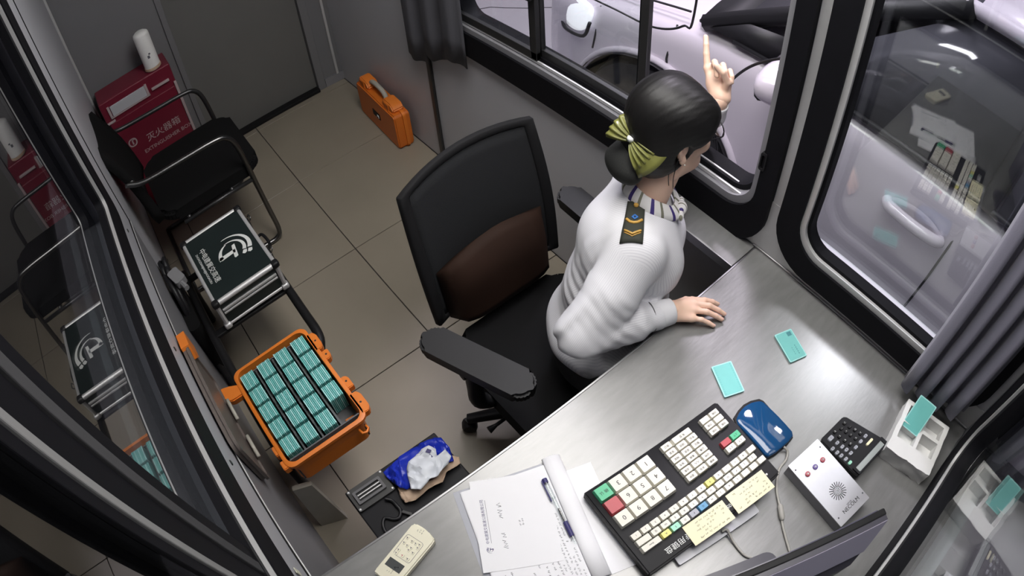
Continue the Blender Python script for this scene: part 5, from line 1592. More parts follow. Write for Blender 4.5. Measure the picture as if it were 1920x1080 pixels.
for ch, r in fr_[:4]:
    nail(ch[-1], ch[-2], (0.2, 0.2, 1), r * 0.72)
nail(fl2[0][0][-1], fl2[0][0][-2], (-0.3, 0.9, 0.2), 0.0056)

# shirt
shirt = [
    ('ell', (-0.685, 0.775, 0.615), (0.178, 0.160, 0.100), TA, 0.03), ('ell', (-0.688, 0.795, 0.735), (0.150, 0.135, 0.13), TA, 0.06),
    ('ell', (-0.690, 0.835, 0.880), (0.158, 0.128, 0.125), TA, 0.06), ('ell', np.array([-0.690, 0.835, 0.865]) + fv * 0.062 + rv * 0.055, (0.066, 0.066, 0.07), TA, 0.04), ('ell', np.array([-0.690, 0.835, 0.865]) + fv * 0.062 - rv * 0.055, (0.066, 0.066, 0.07), TA, 0.04),
    ('cap', SH_R, SH_L, 0.062, 0.062, 0.05), ('cap', np.array(NB) - zv * 0.04 + rv * 0.02, np.array(NB) - zv * 0.04 - rv * 0.02, 0.050, 0.050, 0.03),
    ('cap', np.array(NB) - fv * 0.030 - rv * 0.030 - zv * 0.012, np.array(NB) - fv * 0.030 + rv * 0.015 - zv * 0.012, 0.040, 0.040, 0.03),
    ('cap', SH_R, (-0.600, 0.68, 0.895), 0.066, 0.062, 0.014), ('cap', (-0.600, 0.68, 0.895), EL_R, 0.062, 0.057, 0.012), ('cap', EL_R, (-0.552, 0.705, 0.815), 0.056, 0.048, 0.006), ('cap', (-0.552, 0.705, 0.815), (-0.528, 0.766, 0.807), 0.048, 0.0335, 0.012),
    ('cap', SH_L, EL_L, 0.064, 0.054, 0.03), ('cap', EL_L, (-0.765, 1.212, 1.045), 0.052, 0.040, 0.015), ('cap', (-0.765, 1.212, 1.045), (-0.748, 1.205, 1.082), 0.040, 0.031, 0.01),
]
def folds(G, c, d, w, L, amp, rad):
    """a few parallel creases round a point: d across them, L their spacing"""
    q = G - np.array(c)
    d = np.array(d, float) / np.linalg.norm(d)
    r = np.linalg.norm(q, axis=-1)
    s = q @ d + 0.006 * np.sin(q @ np.array(w, float) * 45)
    return amp * (np.abs(((s / L) % 1.0) * 2 - 1) - 0.5) * np.exp(-(r / rad) ** 2)
def wr(G):
    x, y, z = G[..., 0], G[..., 1], G[..., 2]
    r = (G - np.array([-0.69, 0.8, 0.0])) @ rv
    f = (G - np.array([-0.69, 0.8, 0.0])) @ fv
    w = 0.0050 * np.sin(38 * z + 22 * r + 4 * np.sin(19 * f)) * np.clip((0.80 - z) / 0.15, 0, 1)
    e = np.linalg.norm(G - np.array(EL_R), axis=-1)
    w = w + 0.0050 * np.sin(95 * (x * 0.4 + y * 0.5 - z * 0.9) + 3 * np.sin(40 * x)) * np.exp(-(e / 0.10) ** 2)
    a = np.linalg.norm(G - np.array([-0.63, 0.74, 0.88]), axis=-1)
    w = w + 0.0045 * np.sin(70 * (x * 0.7 - y * 0.5 + z * 0.5)) * np.exp(-(a / 0.09) ** 2)
    c = np.linalg.norm(G - np.array([-0.545, 0.73, 0.81]), axis=-1)
    w = w + 0.0035 * np.sin(120 * (x * 0.35 + y * 0.9)) * np.exp(-(c / 0.06) ** 2)
    w = w + 0.0026 * np.sin(45 * r + 10 * z) * np.sin(24 * z - 9 * f)
    w = w + folds(G, (-0.565, 0.665, 0.845), (0.2, 0.75, 0.62), (1, 0, 0), 0.026, 0.007, 0.07)
    w = w + folds(G, (-0.640, 0.700, 0.780), (0.3, 0.2, 0.93), (0, 1, 0), 0.034, 0.008, 0.10)
    w = w + folds(G, (-0.660, 0.760, 0.880), (0.6, -0.75, 0.2), (0, 0, 1), 0.036, 0.006, 0.08)
    w = w + folds(G, (-0.600, 0.800, 0.700), (0.5, 0.4, 0.77), (1, 0, 0), 0.045, 0.007, 0.12)
    return w
sv, sf = blob(shirt, 0.0055, [], wr)
sme = np_mesh('shirt', [(sv, sf)])
# woven stripes: along the body on the torso, along each sleeve on the sleeves
us = np.zeros(len(sv))
best = np.full(len(sv), 1e9)
for nm, a, b, rad in (('t', None, None, 0), ('s', SH_R, EL_R, 0.06), ('s', EL_R, WR_R, 0.045), ('s', SH_L, EL_L, 0.06), ('s', EL_L, WR_L, 0.045)):
    if nm == 't':
        d = np.min([prim_d(sv, p) for p in shirt[:8]], axis=0)
        u = (sv - np.array([-0.69, 0.82, 0])) @ rv
    else:
        a, b = np.array(a), np.array(b)
        ax_ = (b - a) / np.linalg.norm(b - a)
        n1 = np.cross(ax_, zv)
        n1 /= np.linalg.norm(n1)
        n2 = np.cross(ax_, n1)
        q = sv - a
        d = d_cap(sv, a, b, rad, rad)
        u = np.arctan2(q @ n1, q @ n2) * rad
    m = d < best
    us[m] = u[m]
    best[m] = d[m]
uvl = sme.uv_layers.new(name='weave')
li = np.empty(len(sme.loops), np.int32)
sme.loops.foreach_get('vertex_index', li)
uvl.data.foreach_set('uv', np.stack([us[li] * 1.5, sv[li, 2]], 1).astype(np.float32).ravel())
SHIRT = obj('shirt', sme, M['shirt'], PER)
tree = BVHTree.FromPolygons(sv.tolist(), sf.tolist())
def cuff(a, b, r0, r1, n='cuff'):
    a, b = Vector(a), Vector(b)
    d = (b - a).normalized()
    mt = d.to_track_quat('Z', 'Y').to_matrix().to_4x4()
    mt.translation = a
    L = (b - a).length
    o = obj(n, MB().lathe([(r0 - 0.002, 0), (r0 + 0.001, 0.002), (r0, L * 0.5), (r1, L - 0.002), (r1 - 0.002, L), (r1 - 0.005, L - 0.001), (r0 - 0.006, 0.004)], 28, mt), M['shirt_plain'], PER, True)
    obj('seam', MB().tube([a + mt.to_3x3() @ Vector((math.cos(t) * (r0 + 0.0022), math.sin(t) * (r0 + 0.0022), 0.001)) for t in [2 * PI * i / 24 for i in range(24)]], 0.0014, 5, closed=True), M['divider'], o, True)
cuff((-0.5345, 0.752, 0.8075), (-0.5125, 0.807, 0.8025), 0.0335, 0.0315)
cuff((-0.752, 1.2065, 1.072), (-0.738, 1.2005, 1.104), 0.031, 0.0295)
# placket and breast pocket seam
def on_shirt(x, y, zs=1.3, off=0.002, direction=(0, 0, -1)):
    h_ = tree.ray_cast(Vector((x, y, zs)), Vector(direction))
    return (h_[0] + Vector((0, 0, off))) if h_[0] is not None else None
# epaulette on the right shoulder, following the shirt
ec, ea, ew = np.array([-0.641, 0.782]), np.array([0.62, -0.785]), np.array([0.785, 0.62])
def ep(u, w, off):
    p = ec + ea * u + ew * w
    q = on_shirt(p[0], p[1], off=off)
    return q if q is not None else Vector((p[0], p[1], 1.0))
rows = [[ep(-0.052 + 0.112 * i / 12, (-0.5 + j / 6) * (0.040 + 0.010 * i / 12), 0.0045) for j in range(7)] for i in range(13)]
eo = obj('epaulette', MB().grid(rows), M['epaulette'], PER, True)
eo.modifiers.new('thickness', 'SOLIDIFY').thickness = 0.003
def eline(pts, r, m, n='chevron', parent=None):
    P = []
    for (a, b) in zip(pts[:-1], pts[1:]):
        for k in range(5):
            t = k / 5
            P.append(ep(a[0] + (b[0] - a[0]) * t, a[1] + (b[1] - a[1]) * t, 0.0055))
    P.append(ep(*pts[-1], 0.0055))
    return obj(n, MB().tube(P, r, 6), M[m], parent or eo, True)
eline([(0.031, -0.018), (0.042, 0.0), (0.031, 0.018)], 0.0028, 'gold')
eline([(0.037, -0.018), (0.048, 0.0), (0.037, 0.018)], 0.0012, 'gold')
eline([(-0.006, -0.017), (0.004, -0.009), (0.007, 0.0), (0.004, 0.009), (-0.006, 0.017)], 0.0036, 'gold', 'wing_emblem')
eline([(-0.010, -0.006), (-0.018, 0.0), (-0.012, 0.007), (-0.006, 0.0), (-0.012, -0.004)], 0.0022, 'badge_blue', 'round_emblem')
obj('button', MB().lathe([(0, 0.004), (0.005, 0.003), (0.006, 0)], 12, Matrix.Translation(ep(-0.043, 0, 0.006))), M['gold'], eo, 40)
# collar and striped scarf around the neck
SCc = np.array([-0.683, 0.886, 1.030])
rows = []
uvs = []
for i in range(33):
    a = 2 * PI * i / 32
    dirv = fv * math.cos(a) + rv * math.sin(a)
    dip = -0.046 * max(0, math.cos(a)) ** 1.5 + 0.020 * max(0, -math.cos(a))
    rows.append([])
    for j in range(9):
        t = j / 8
        rad = 0.0515 + 0.019 * t + 0.006 * math.sin(PI * t) + (0.006 * max(0, math.cos(a)))
        z = 0.016 * (1 - t) ** 1.2 - 0.020 * t
        rows[-1].append(SCc + dirv * rad + zv * (dip + z) + rv * 0.0015 * math.sin(5 * a))
        uvs.append((a / (2 * PI), t))
sc2 = MB().grid([[Vector(p) for p in r] for r in rows])
sme2 = sc2.mesh('scarf', True)
uvl = sme2.uv_layers.new(name='weave')
for l in sme2.loops:
    uvl.data[l.index].uv = uvs[l.vertex_index]
sco = obj('scarf', sme2, M['scarf'], PER)
sco.modifiers.new('thickness', 'SOLIDIFY').thickness = 0.004
def scarf_blob(n, prims, h, scale_):
    v_, f_ = blob(prims, h)
    me = np_mesh(n, [(v_, f_)])
    l_ = np.empty(len(me.loops), np.int32)
    me.loops.foreach_get('vertex_index', l_)
    uv = me.uv_layers.new(name='weave')
    q = (v_ - v_.mean(0)) @ (rv * 0.8 + zv * 0.5) * scale_
    uv.data.foreach_set('uv', np.stack([q[l_], q[l_]], 1).astype(np.float32).ravel())
    return obj(n, me, M['scarf'], sco)
K = SCc + fv * 0.074 - zv * 0.052
scarf_blob('knot', [('ell', K, (0.019, 0.015, 0.016), TA, 0.004)], 0.003, 6)
scarf_blob('bow_loop', [('ell', K + rv * 0.021 - zv * 0.004, (0.016, 0.008, 0.012), TA, 0.004), ('ell', K - rv * 0.022 - zv * 0.004, (0.016, 0.008, 0.012), TA, 0.004)], 0.003, 6)
# trousers and shoes
tro = [('ell', (-0.685, 0.775, 0.535), (0.170, 0.150, 0.085), TA, 0.03), ('cap', (-0.64, 0.71, 0.545), (-0.33, 0.70, 0.548), 0.092, 0.070, 0.04), ('cap', (-0.33, 0.70, 0.545), (-0.362, 0.71, 0.11), 0.064, 0.050, 0.02),
       ('cap', (-0.67, 0.865, 0.545), (-0.35, 0.90, 0.548), 0.092, 0.070, 0.04), ('cap', (-0.35, 0.90, 0.545), (-0.382, 0.91, 0.11), 0.064, 0.050, 0.02)]
obj('trousers', np_mesh('trousers', [blob(tro, 0.009)]), M['trousers'], PER)
for c in ((-0.365, 0.71), (-0.385, 0.91)):
    obj('shoe', np_mesh('shoe', [blob([('cap', (c[0] - 0.03, c[1], 0.048), (c[0] + 0.10, c[1] - 0.01, 0.036), 0.045, 0.034, 0.01), ('cap', (c[0], c[1], 0.06), (c[0], c[1], 0.10), 0.042, 0.042, 0.02)], 0.006)]), M['black'], PER)
# hair: smooth cap swept back over the ears into a netted bun
hair = [('ell', hp(0, -0.012, 0.042), (0.089, 0.100, 0.090), HA, 0.02), ('ell', hp(0, -0.035, -0.018), (0.084, 0.074, 0.085), HA, 0.03), ('ell', hp(0.0, -0.060, -0.055), (0.060, 0.042, 0.050), HA, 0.04),
        ('ell', hp(0.050, 0.020, 0.058), (0.038, 0.062, 0.048), HA, 0.03), ('ell', hp(-0.050, 0.020, 0.058), (0.038, 0.062, 0.048), HA, 0.03), ('ell', hp(0.070, 0.028, 0.024), (0.014, 0.030, 0.030), HA, 0.015), ('ell', hp(-0.070, 0.028, 0.024), (0.014, 0.030, 0.030), HA, 0.015)]
cut_hair = [('ell', hp(0, 0.096, -0.055), (0.078, 0.066, 0.105), HA, 0), ('ell', hp(0.092, -0.016, -0.022), (0.028, 0.026, 0.036), HA, 0), ('ell', hp(-0.092, -0.016, -0.022), (0.028, 0.026, 0.036), HA, 0), ('ell', hp(0.055, 0.020, -0.105), (0.05, 0.055, 0.055), HA, 0), ('ell', hp(-0.055, 0.020, -0.105), (0.05, 0.055, 0.055), HA, 0)]
def hw(G):
    q = (G - HC)
    a = q @ HR
    f = q @ HF
    u = q @ HU
    ang = np.arctan2(a, u + 0.06)
    return 0.0003 * np.sin(61 * ang + 5 * np.sin(20 * f)) + 0.0003 * np.sin(103 * ang + 9 * f)
hv_, hf_ = blob(hair, 0.004, cut_hair, hw)
ho = obj('hair', np_mesh('hair', [(hv_, hf_)]), M['hair'], PER)
bunc = hp(-0.004, -0.108, -0.086)
obj('hair_bun', np_mesh('bun', [blob([('ell', bunc, (0.058, 0.036, 0.036), HA, 0.01), ('ell', hp(-0.008, -0.085, -0.060), (0.046, 0.04, 0.036), HA, 0.02)], 0.004)]), M['net'], PER)
st = MB()
random.seed(2)
for k in range(2):
    a = hp(0.080 - 0.004 * k, -0.03 - 0.010 * k, -0.02 - 0.012 * k)
    b = hp(0.078 - 0.008 * k, -0.030 - 0.008 * k, -0.075)
    c = hp(0.066 - 0.008 * k, -0.022 - 0.006 * k + random.uniform(-.01, .01), -0.125)
    st.tube(bez([a, b, c], 6), [0.0010] * 12 + [0.0004], 5)
obj('loose_strands', st, M['hair'], ho, True)
# hair bow
BC = Vector(HC) + Vector((-0.052, -0.088, -0.022)) + Vector((0.508, -0.584, 0.632)) * 0.040 + Vector((0.63, 0.776, -0.056)) * 0.014
bow = None
def fan(n, origin, d, side, nrm, L, w0, w1, pleats, amp, m, parent):
    rows = []
    for k in range(9):
        s = k / 8
        r_ = []
        for i in range(pleats * 6 + 1):
            u = i / (pleats * 6) * 2 - 1
            w = w0 + (w1 - w0) * s ** 0.8
            bulge = math.sin(PI * min(1, s * 0.9 + 0.08)) * 0.010
            p = origin + d * (L * s * (1 - 0.12 * u * u)) + side * (u * w) + nrm * (amp * s ** 0.5 * math.cos(u * pleats * PI) + bulge - 0.004 * u * u)
            r_.append(p)
        rows.append(r_)
    o = obj(n, MB().grid(rows), M[m], parent, True)
    o.modifiers.new('thickness', 'SOLIDIFY').thickness = 0.0015
    return o
back = Vector(-HF)
nrm = Vector((0.18, -0.80, 0.57)).normalized()
ax1 = Vector((0.86, 0.31, -0.41))
ax1 = (ax1 - nrm * nrm.dot(ax1)).normalized()
ax2 = nrm.cross(ax1)
if ax2.z < 0:
    ax2 = -ax2
bowo = obj('hair_bow', MB().lathe([(0, -0.006), (0.0075, -0.005), (0.009, 0), (0.0075, 0.005), (0, 0.006)], 16, Matrix.Translation(BC + nrm * 0.012)), M['logo_white'], PER, True, label='olive green satin hair bow')
fan('bow_lobe', BC + nrm * 0.008, (-ax1 * 0.99 + ax2 * 0.10).normalized(), (ax2 * 0.99 + ax1 * 0.10).normalized(), nrm, 0.054, 0.009, 0.042, 5, 0.0045, 'bow', bowo)
fan('bow_lobe', BC + nrm * 0.008, (ax1 * 0.99 - ax2 * 0.12).normalized(), (ax2 * 0.99 + ax1 * 0.12).normalized(), nrm, 0.060, 0.009, 0.042, 6, 0.0045, 'bow', bowo)
fan('bow_tail', BC + nrm * 0.002, (ax1 * 0.97 - ax2 * 0.22).normalized(), (ax2 * 0.97 + ax1 * 0.22).normalized(), nrm, 0.082, 0.012, 0.044, 1, 0.002, 'bow', bowo)
# spectacles
gl = MB()
for s in (1, -1):
    gl.tube([hp(s * 0.033 + 0.026 * math.cos(t), 0.110 - 0.25 * abs(0.032 + 0.024 * math.cos(t) * s) * 0.3, 0.002 + 0.020 * math.sin(t)) for t in [2 * PI * i / 20 for i in range(20)]], 0.0019, 6, closed=True)
    gl.tube([hp(s * 0.057, 0.106, 0.010), hp(s * 0.076, 0.085, 0.011), hp(s * 0.080, 0.03, 0.012), hp(s * 0.080, -0.015, 0.014), hp(s * 0.079, -0.030, 0.004)], 0.0014, 6)
gl.tube([hp(0.009, 0.103, 0.010), hp(0, 0.107, 0.012), hp(-0.009, 0.103, 0.010)], 0.0013, 6)
go = obj('spectacles', gl, M['glasses'], PER, True)
for s in (1, -1):
    vs = [hp(s * 0.032 + 0.0235 * math.cos(t), 0.1015, 0.004 + 0.0175 * math.sin(t)) for t in [2 * PI * i / 20 for i in range(20)]]
    b = MB()
    f0 = [b.bm.verts.new(Vector(p)) for p in vs]
    f1 = [b.bm.verts.new(Vector(p) + Vector(HF) * 0.0012) for p in vs]
    b.bm.faces.new(f0)
    b.bm.faces.new(f1[::-1])
    for j in range(20):
        b.bm.faces.new((f0[j], f0[(j + 1) % 20], f1[(j + 1) % 20], f1[j]))
    obj('lens', b, M['clear'], go)
obj('earring', MB().lathe([(0, -0.0028), (0.0028, 0), (0, 0.0028)], 10, Matrix.Translation(hp(0.0815, -0.010, -0.043))), M['pearl'], PER, True)

# ------------------------------------------------------------------ the car in the lane
GZ = -0.09
CY = 2.54
def section(x, w, zs, zt, z0=0.02):
    """half outline from the sill up over the shoulder to the centre line"""
    P = [(0.86 * w, z0 + 0.10), (0.97 * w, z0 + 0.20), (0.995 * w, 0.30), (1.0 * w, 0.48), (0.995 * w, zs - 0.20), (0.985 * w, zs - 0.08), (0.965 * w, zs - 0.025), (0.925 * w, zs), (0.80 * w, zs + (zt - zs) * 0.55), (0.5 * w, zs + (zt - zs) * 0.9), (0.0, zt)]
    near = [(x, CY - a, z) for a, z in P]
    far = [(x, CY + a, z) for a, z in P[::-1][1:]]
    return near + far
st_ = [(-2.22, 0.45, 0.66, 0.68), (-2.17, 0.62, 0.70, 0.74), (-2.05, 0.76, 0.75, 0.80), (-1.92, 0.835, 0.79, 0.85), (-1.78, 0.872, 0.825, 0.89), (-1.60, 0.885, 0.86, 0.93), (-1.40, 0.888, 0.895, 0.965), (-1.20, 0.888, 0.93, 1.0), (-1.0, 0.888, 0.955, 1.01), (-0.6, 0.888, 0.962, 1.0), (0.0, 0.888, 0.957, 0.985), (0.6, 0.888, 0.965, 0.99), (1.3, 0.885, 1.0, 1.0), (1.9, 0.86, 0.98, 1.0), (2.25, 0.74, 0.9, 0.92)]
car = thing('car', 'white car stopped in the lane outside the booth windows', 'car', (0, 0, 0))
cb_ = MB()
def dense(A, n):
    out = []
    for a, b in zip(A[:-1], A[1:]):
        for k in range(n):
            t = k / n
            out.append(tuple(p + (q - p) * t for p, q in zip(a, b)))
    return out + [A[-1]]
secs = [section(*s) for s in dense(st_, 6)]
cb_.grid([[Vector(p) for p in s] for s in secs])
cb_.bm.faces.new([v for v in cb_.bm.verts if abs(v.co.x + 2.22) < 1e-6])
bo = obj('body', cb_, M['car_paint'], car, 45)
WX, WZ, WR = (-1.31, GZ + 0.402, 0.40)
# wheel arches are cut with dark wells
bpy.context.view_layer.update()
def disc_cutter(x, r):
    b = MB().lathe([(0, -0.10), (r, -0.10), (r, 0.16), (0, 0.16)], 36, Matrix.Translation((x, CY - 0.888, WZ - 0.02)) @ Matrix.Rotation(-PI / 2, 4, 'X'))
    return b
cut_objs = []
cut = disc_cutter(WX, 0.455)
cm = cut.mesh('arch_cut')
co_ = bpy.data.objects.new('arch_cut', cm)
COL.objects.link(co_)
md = bo.modifiers.new('arch', 'BOOLEAN')
md.object = co_
md.operation = 'DIFFERENCE'
md.solver = 'EXACT'
dg = bpy.context.evaluated_depsgraph_get()
nm_ = bpy.data.meshes.new_from_object(bo.evaluated_get(dg))
bo.modifiers.clear()
bo.data = nm_
bpy.data.objects.remove(co_)
nm_.materials.clear()
nm_.materials.append(M['car_paint'])
obj('wheel_well', MB().lathe([(0, 0.158), (0.453, 0.158), (0.453, -0.03)], 36, Matrix.Translation((WX, CY - 0.886, WZ - 0.02)) @ Matrix.Rotation(-PI / 2, 4, 'X')), M['car_trim'], car, 40)
obj('arch_lip', MB().tube([(WX + 0.462 * math.cos(t), CY - 0.888, WZ - 0.02 + 0.462 * math.sin(t)) for t in [PI * (-0.05 + 1.1 * i / 30) for i in range(31)]], 0.016, 8), M['car_paint'], car, True)
def wheel(x):
    w = obj('wheel', MB().lathe([(0.235, -0.095), (0.34, -0.112), (0.385, -0.100), (0.40, -0.065), (0.40, 0.065), (0.385, 0.100), (0.34, 0.112), (0.235, 0.095)], 40, Matrix.Translation((x, CY - 0.79, WZ)) @ Matrix.Rotation(PI / 2, 4, 'X')), M['tyre'], car, 40)
    r_ = MB().lathe([(0.05, 0.05), (0.10, 0.045), (0.195, 0.01), (0.205, 0.085), (0.225, 0.095), (0.222, -0.08), (0.0, -0.08)], 36, Matrix.Translation((x, CY - 0.79, WZ)) @ Matrix.Rotation(PI / 2, 4, 'X'))
    for k in range(9):
        a = 2 * PI * k / 9
        r_.box((x + 0.12 * math.cos(a), CY - 0.775 - 0.075, WZ + 0.12 * math.sin(a)), (0.17, 0.022, 0.034), Matrix.Rotation(-a, 3, 'Y'), bev=0.004)
    r_.lathe([(0, 0.09), (0.035, 0.085), (0.045, 0.06)], 16, Matrix.Translation((x, CY - 0.79, WZ)) @ Matrix.Rotation(PI / 2, 4, 'X'))
    obj('rim', r_, M['rim'], w, 40)
wheel(WX)
obj('tread_grooves', MB().lathe([(0.4005, -0.03), (0.4015, -0.028), (0.4005, -0.022)], 40, Matrix.Translation((WX, CY - 0.79, WZ)) @ Matrix.Rotation(PI / 2, 4, 'X')), M['car_seam'], car)
# body points: y of the near side at a given x and z
def side_y(x, z):
    best = None
    for s in secs:
        if best is None or abs(s[0][0] - x) < abs(best[0][0] - x):
            best = s
    near = best[:11]
    for a, b in zip(near[:-1], near[1:]):
        if a[2] <= z <= b[2] or b[2] <= z <= a[2]:
            t = (z - a[2]) / (b[2] - a[2] + 1e-9)
            return a[1] + (b[1] - a[1]) * t
    return near[8][1]
def seam(n, pts, r=0.0045, m='car_seam'):
    P = bez([(x, side_y(x, z) - 0.0005, z) for x, z in pts], 6)
    return obj(n, MB().tube(P, r, 5), M[m], car, True)
seam('door_gap', [(-1.275, 0.915), (-1.272, 0.80), (-1.27, 0.765)])
seam('door_gap', [(-0.045, 0.95), (-0.06, 0.80), (-0.075, 0.60), (-0.10, 0.40), (-0.16, 0.16)])
seam('bumper_gap', [(-1.655, 0.835), (-1.648, 0.72), (-1.66, 0.64)])
hd = [(-1.92, CY - 0.66, 0.838), (-1.75, CY - 0.74, 0.878), (-1.5, CY - 0.775, 0.925), (-1.25, CY - 0.785, 0.972)]
obj('bonnet_gap', MB().tube(bez(hd, 6), 0.005, 5), M['car_seam'], car, True)
hlm = MB().grid([[Vector((x, y, z)) for x, y, z in r] for r in (
    [(-2.02, CY - 0.70, 0.66), (-1.92, CY - 0.80, 0.66), (-1.82, CY - 0.868, 0.675), (-1.70, CY - 0.898, 0.70)],
    [(-2.05, CY - 0.66, 0.75), (-1.94, CY - 0.79, 0.745), (-1.82, CY - 0.872, 0.75), (-1.66, CY - 0.895, 0.775)],
    [(-2.00, CY - 0.60, 0.795), (-1.90, CY - 0.74, 0.815), (-1.78, CY - 0.83, 0.825), (-1.66, CY - 0.865, 0.84)])])
ho_ = obj('headlamp', hlm, M['headlamp'], car, True)
ho_.modifiers.new('smooth', 'SUBSURF').levels = 2
ho_.modifiers['smooth'].render_levels = 2
ho_.modifiers.new('thickness', 'SOLIDIFY').thickness = 0.01
obj('lamp_surround', MB().tube(bez([(-2.03, CY - 0.70, 0.655), (-1.92, CY - 0.805, 0.652), (-1.82, CY - 0.875, 0.665), (-1.69, CY - 0.902, 0.695), (-1.655, CY - 0.898, 0.775)], 5), 0.008, 6), M['car_trim'], car, True)
# door handle in its scoop
hs = MB().lathe([(0.0, 0.002), (0.6, 0.003), (0.85, 0.004), (1.0, 0.0)], 28, Matrix.Translation((-0.20, side_y(-0.2, 0.80) - 0.001, 0.80)) @ Matrix.Rotation(PI / 2, 4, 'X') @ Matrix.Diagonal((0.115, 0.048, 1, 1)))
dh = obj('handle_scoop', hs, M['car_paint'], car, True)
obj('door_handle', MB().tube(bez([(-0.315, side_y(-.3, .8) - 0.006, 0.803), (-0.29, side_y(-.3, .8) - 0.030, 0.806), (-0.20, side_y(-.2, .8) - 0.040, 0.808), (-0.115, side_y(-.1, .8) - 0.030, 0.808), (-0.09, side_y(-.1, .8) - 0.006, 0.805)], 5), 0.021, 10), M['car_paint'], dh, True)
obj('keyhole', MB().lathe([(0, 0.004), (0.007, 0.003), (0.009, 0)], 12, Matrix.Translation((-0.105, side_y(-.1, .8) - 0.012, 0.785)) @ Matrix.Rotation(PI / 2, 4, 'X')), M['car_trim'], dh, 40)
# greenhouse
yb, yt = CY - 0.835, CY - 0.66
def qmesh(n, rows, m, th=0.006, sm=True):
    o = obj(n, MB().grid([[Vector(p) for p in r] for r in rows]), m, car, sm)
    if th:
        o.modifiers.new('thickness', 'SOLIDIFY').thickness = th
    return o
ZR = 1.46
qmesh('roof', [[(x, CY - 0.66 * (1 - 0.0) * c, ZR + 0.06 * (1 - c * c)) for c in [1 - 2 * i / 10 for i in range(11)]] for x in (-0.30, 0.1, 0.6, 1.2, 1.7)], M['car_paint'], 0.03)
qmesh('windscreen', [[(-1.16 + 0.10 * c * c, CY - 0.80 * c, 0.985 + 0.02 * (1 - c * c)) for c in [1 - 2 * i / 10 for i in range(11)]], [(-0.30, CY - 0.645 * c, ZR - 0.005 + 0.055 * (1 - c * c)) for c in [1 - 2 * i / 10 for i in range(11)]]], M['car_glass'])
qmesh('cowl', [[(-1.30 + 0.10 * c * c, CY - 0.80 * c, 0.965 + 0.025 * (1 - c * c)) for c in [1 - 2 * i / 10 for i in range(11)]], [(-1.12 + 0.10 * c * c, CY - 0.82 * c, 0.99 + 0.02 * (1 - c * c)) for c in [1 - 2 * i / 10 for i in range(11)]]], M['car_trim'], 0.01)
qmesh('side_window', [[(x, yb, 0.982 + 0.012 * (x + 0.9)) for x in (-0.86, -0.5, -0.05)], [(x, yt, ZR - 0.03) for x in (-0.30, -0.2, -0.02)]], M['car_glass'])
qmesh('side_window', [[(x, yb, 0.99) for x in (0.02, 0.5, 0.98)], [(x, yt, ZR - 0.03) for x in (0.05, 0.5, 0.95)]], M['car_glass'])
qmesh('rear_screen', [[(2.0, CY - 0.78 * c, 1.0) for c in (1, 0.5, 0, -0.5, -1)], [(1.68, CY - 0.65 * c, ZR) for c in (1, 0.5, 0, -0.5, -1)]], M['car_glass'])
qmesh('side_window', [[(x, CY + 0.835, 0.99) for x in (-0.95, 0.0, 0.98)], [(x, CY + 0.66, ZR - 0.03) for x in (-0.30, 0.0, 0.95)]], M['car_glass'])
def pillar(n, a, b, r, m):
    return obj(n, MB().tube([a, tuple((p + q) / 2 for p, q in zip(a, b)), b], r, 8), M[m], car, True)
pillar('pillar', (-1.16, yb + 0.02, 0.975), (-0.31, yt - 0.005, ZR - 0.01), 0.034, 'car_trim')
pillar('pillar', (-1.16, CY + 0.815, 0.975), (-0.31, CY + 0.655, ZR - 0.01), 0.034, 'car_trim')
pillar('pillar', (-0.02, yb, 0.975), (0.01, yt, ZR - 0.01), 0.032, 'car_trim')
pillar('pillar', (1.0, yb, 0.975), (0.98, yt, ZR - 0.01), 0.05, 'car_paint')
pillar('roof_rail', (-0.34, yt - 0.004, ZR - 0.012), (1.0, yt - 0.004, ZR - 0.012), 0.028, 'car_paint')
pillar('window_seal', (-1.02, yb - 0.006, 0.978), (1.0, yb - 0.006, 0.995), 0.012, 'car_trim')
qmesh('mirror_sail', [[(-1.12, yb - 0.002, 0.982), (-0.86, yb - 0.002, 0.985)], [(-0.98, yb + 0.025, 1.06), (-0.80, yb + 0.03, 1.085)]], M['car_trim'], 0.01)
qmesh('rear_quarter', [[(1.0, yb, 0.985), (2.05, yb + 0.05, 0.98)], [(0.97, yt, ZR - 0.01), (1.70, yt, ZR - 0.01)]], M['car_paint'])
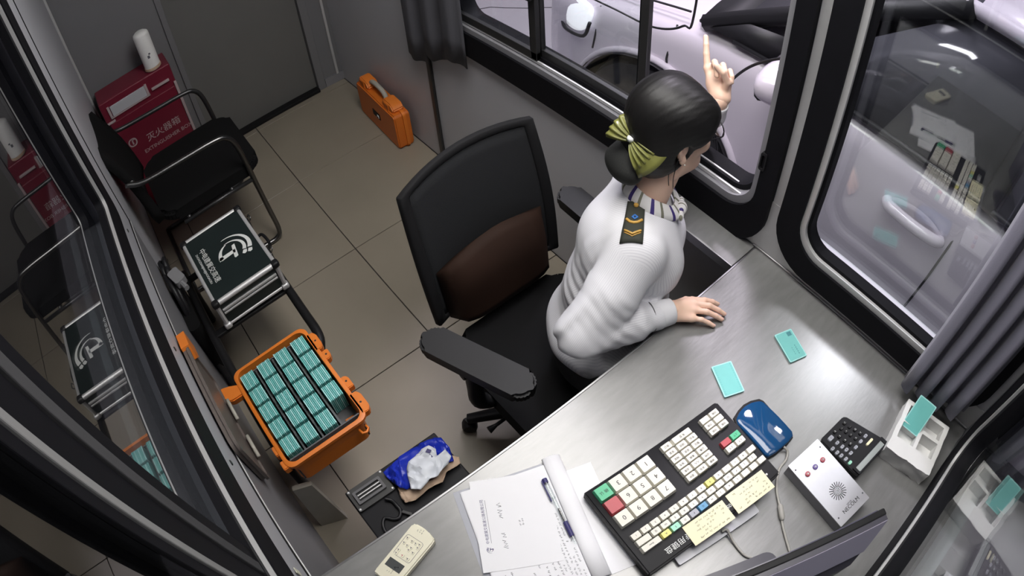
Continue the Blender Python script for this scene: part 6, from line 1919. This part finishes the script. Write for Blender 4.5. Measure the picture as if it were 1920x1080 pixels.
qmesh('rear_quarter', [[(1.0, CY + 0.835, 0.985), (2.05, CY + 0.80, 0.98)], [(0.97, CY + 0.66, ZR - 0.01), (1.70, CY + 0.66, ZR - 0.01)]], M['car_paint'])
# door mirror
mv, mf = blob([('ell', (-0.765, 1.565, 1.015), (0.05, 0.11, 0.065), None, 0.01), ('ell', (-0.735, 1.565, 1.015), (0.05, 0.10, 0.068), None, 0.02)], 0.008)
mi = obj('door_mirror', np_mesh('mirror', [(mv, mf)]), M['car_paint'], car)
obj('mirror_glass', MB().lathe([(0, 0.004), (0.95, 0.004), (1, 0)], 24, Matrix.Translation((-0.694, 1.565, 1.015)) @ Matrix.Rotation(PI / 2, 4, 'Y') @ Matrix.Diagonal((0.052, 0.088, 1, 1))), M['car_mirror_glass'], mi, 40)
obj('mirror_base', MB().tube(bez([(-0.78, 1.60, 0.985), (-0.80, 1.66, 0.972), (-0.82, yb - 0.004, 0.99)], 5), [0.030] * 5 + [0.024] * 6, 8).tube(bez([(-0.775, 1.49, 0.985), (-0.775, 1.56, 0.965), (-0.77, 1.64, 0.965)], 5), 0.022, 8), M['car_trim'], mi, True)
# seats seen through the glass are dark; cables hang on the booth wall outside
ca1 = obj('outdoor_cable', MB().tube(bez([(-1.42, 1.281, 1.22), (-1.36, 1.30, 1.15), (-1.20, 1.31, 1.135), (-1.06, 1.31, 1.14), (-0.95, 1.30, 1.20), (-0.90, 1.282, 1.30), (-0.88, 1.282, 1.99)], 8), 0.0035, 6), M['cable_black'], None, True)
tag(ca1, 'thin black cable sagging across the view of the white car bonnet', 'cable')
ca2 = obj('outdoor_cable', MB().tube(bez([(-0.50, 1.282, 1.33), (-0.57, 1.30, 1.30), (-0.66, 1.32, 1.24), (-0.735, 1.32, 1.17), (-0.79, 1.32, 1.08), (-0.81, 1.31, 0.99), (-0.79, 1.30, 0.90), (-0.76, 1.295, 0.80)], 8), 0.004, 6), M['cable_black'], None, True)
tag(ca2, 'thin black cable hanging down beside the raised hand outside the window', 'cable')
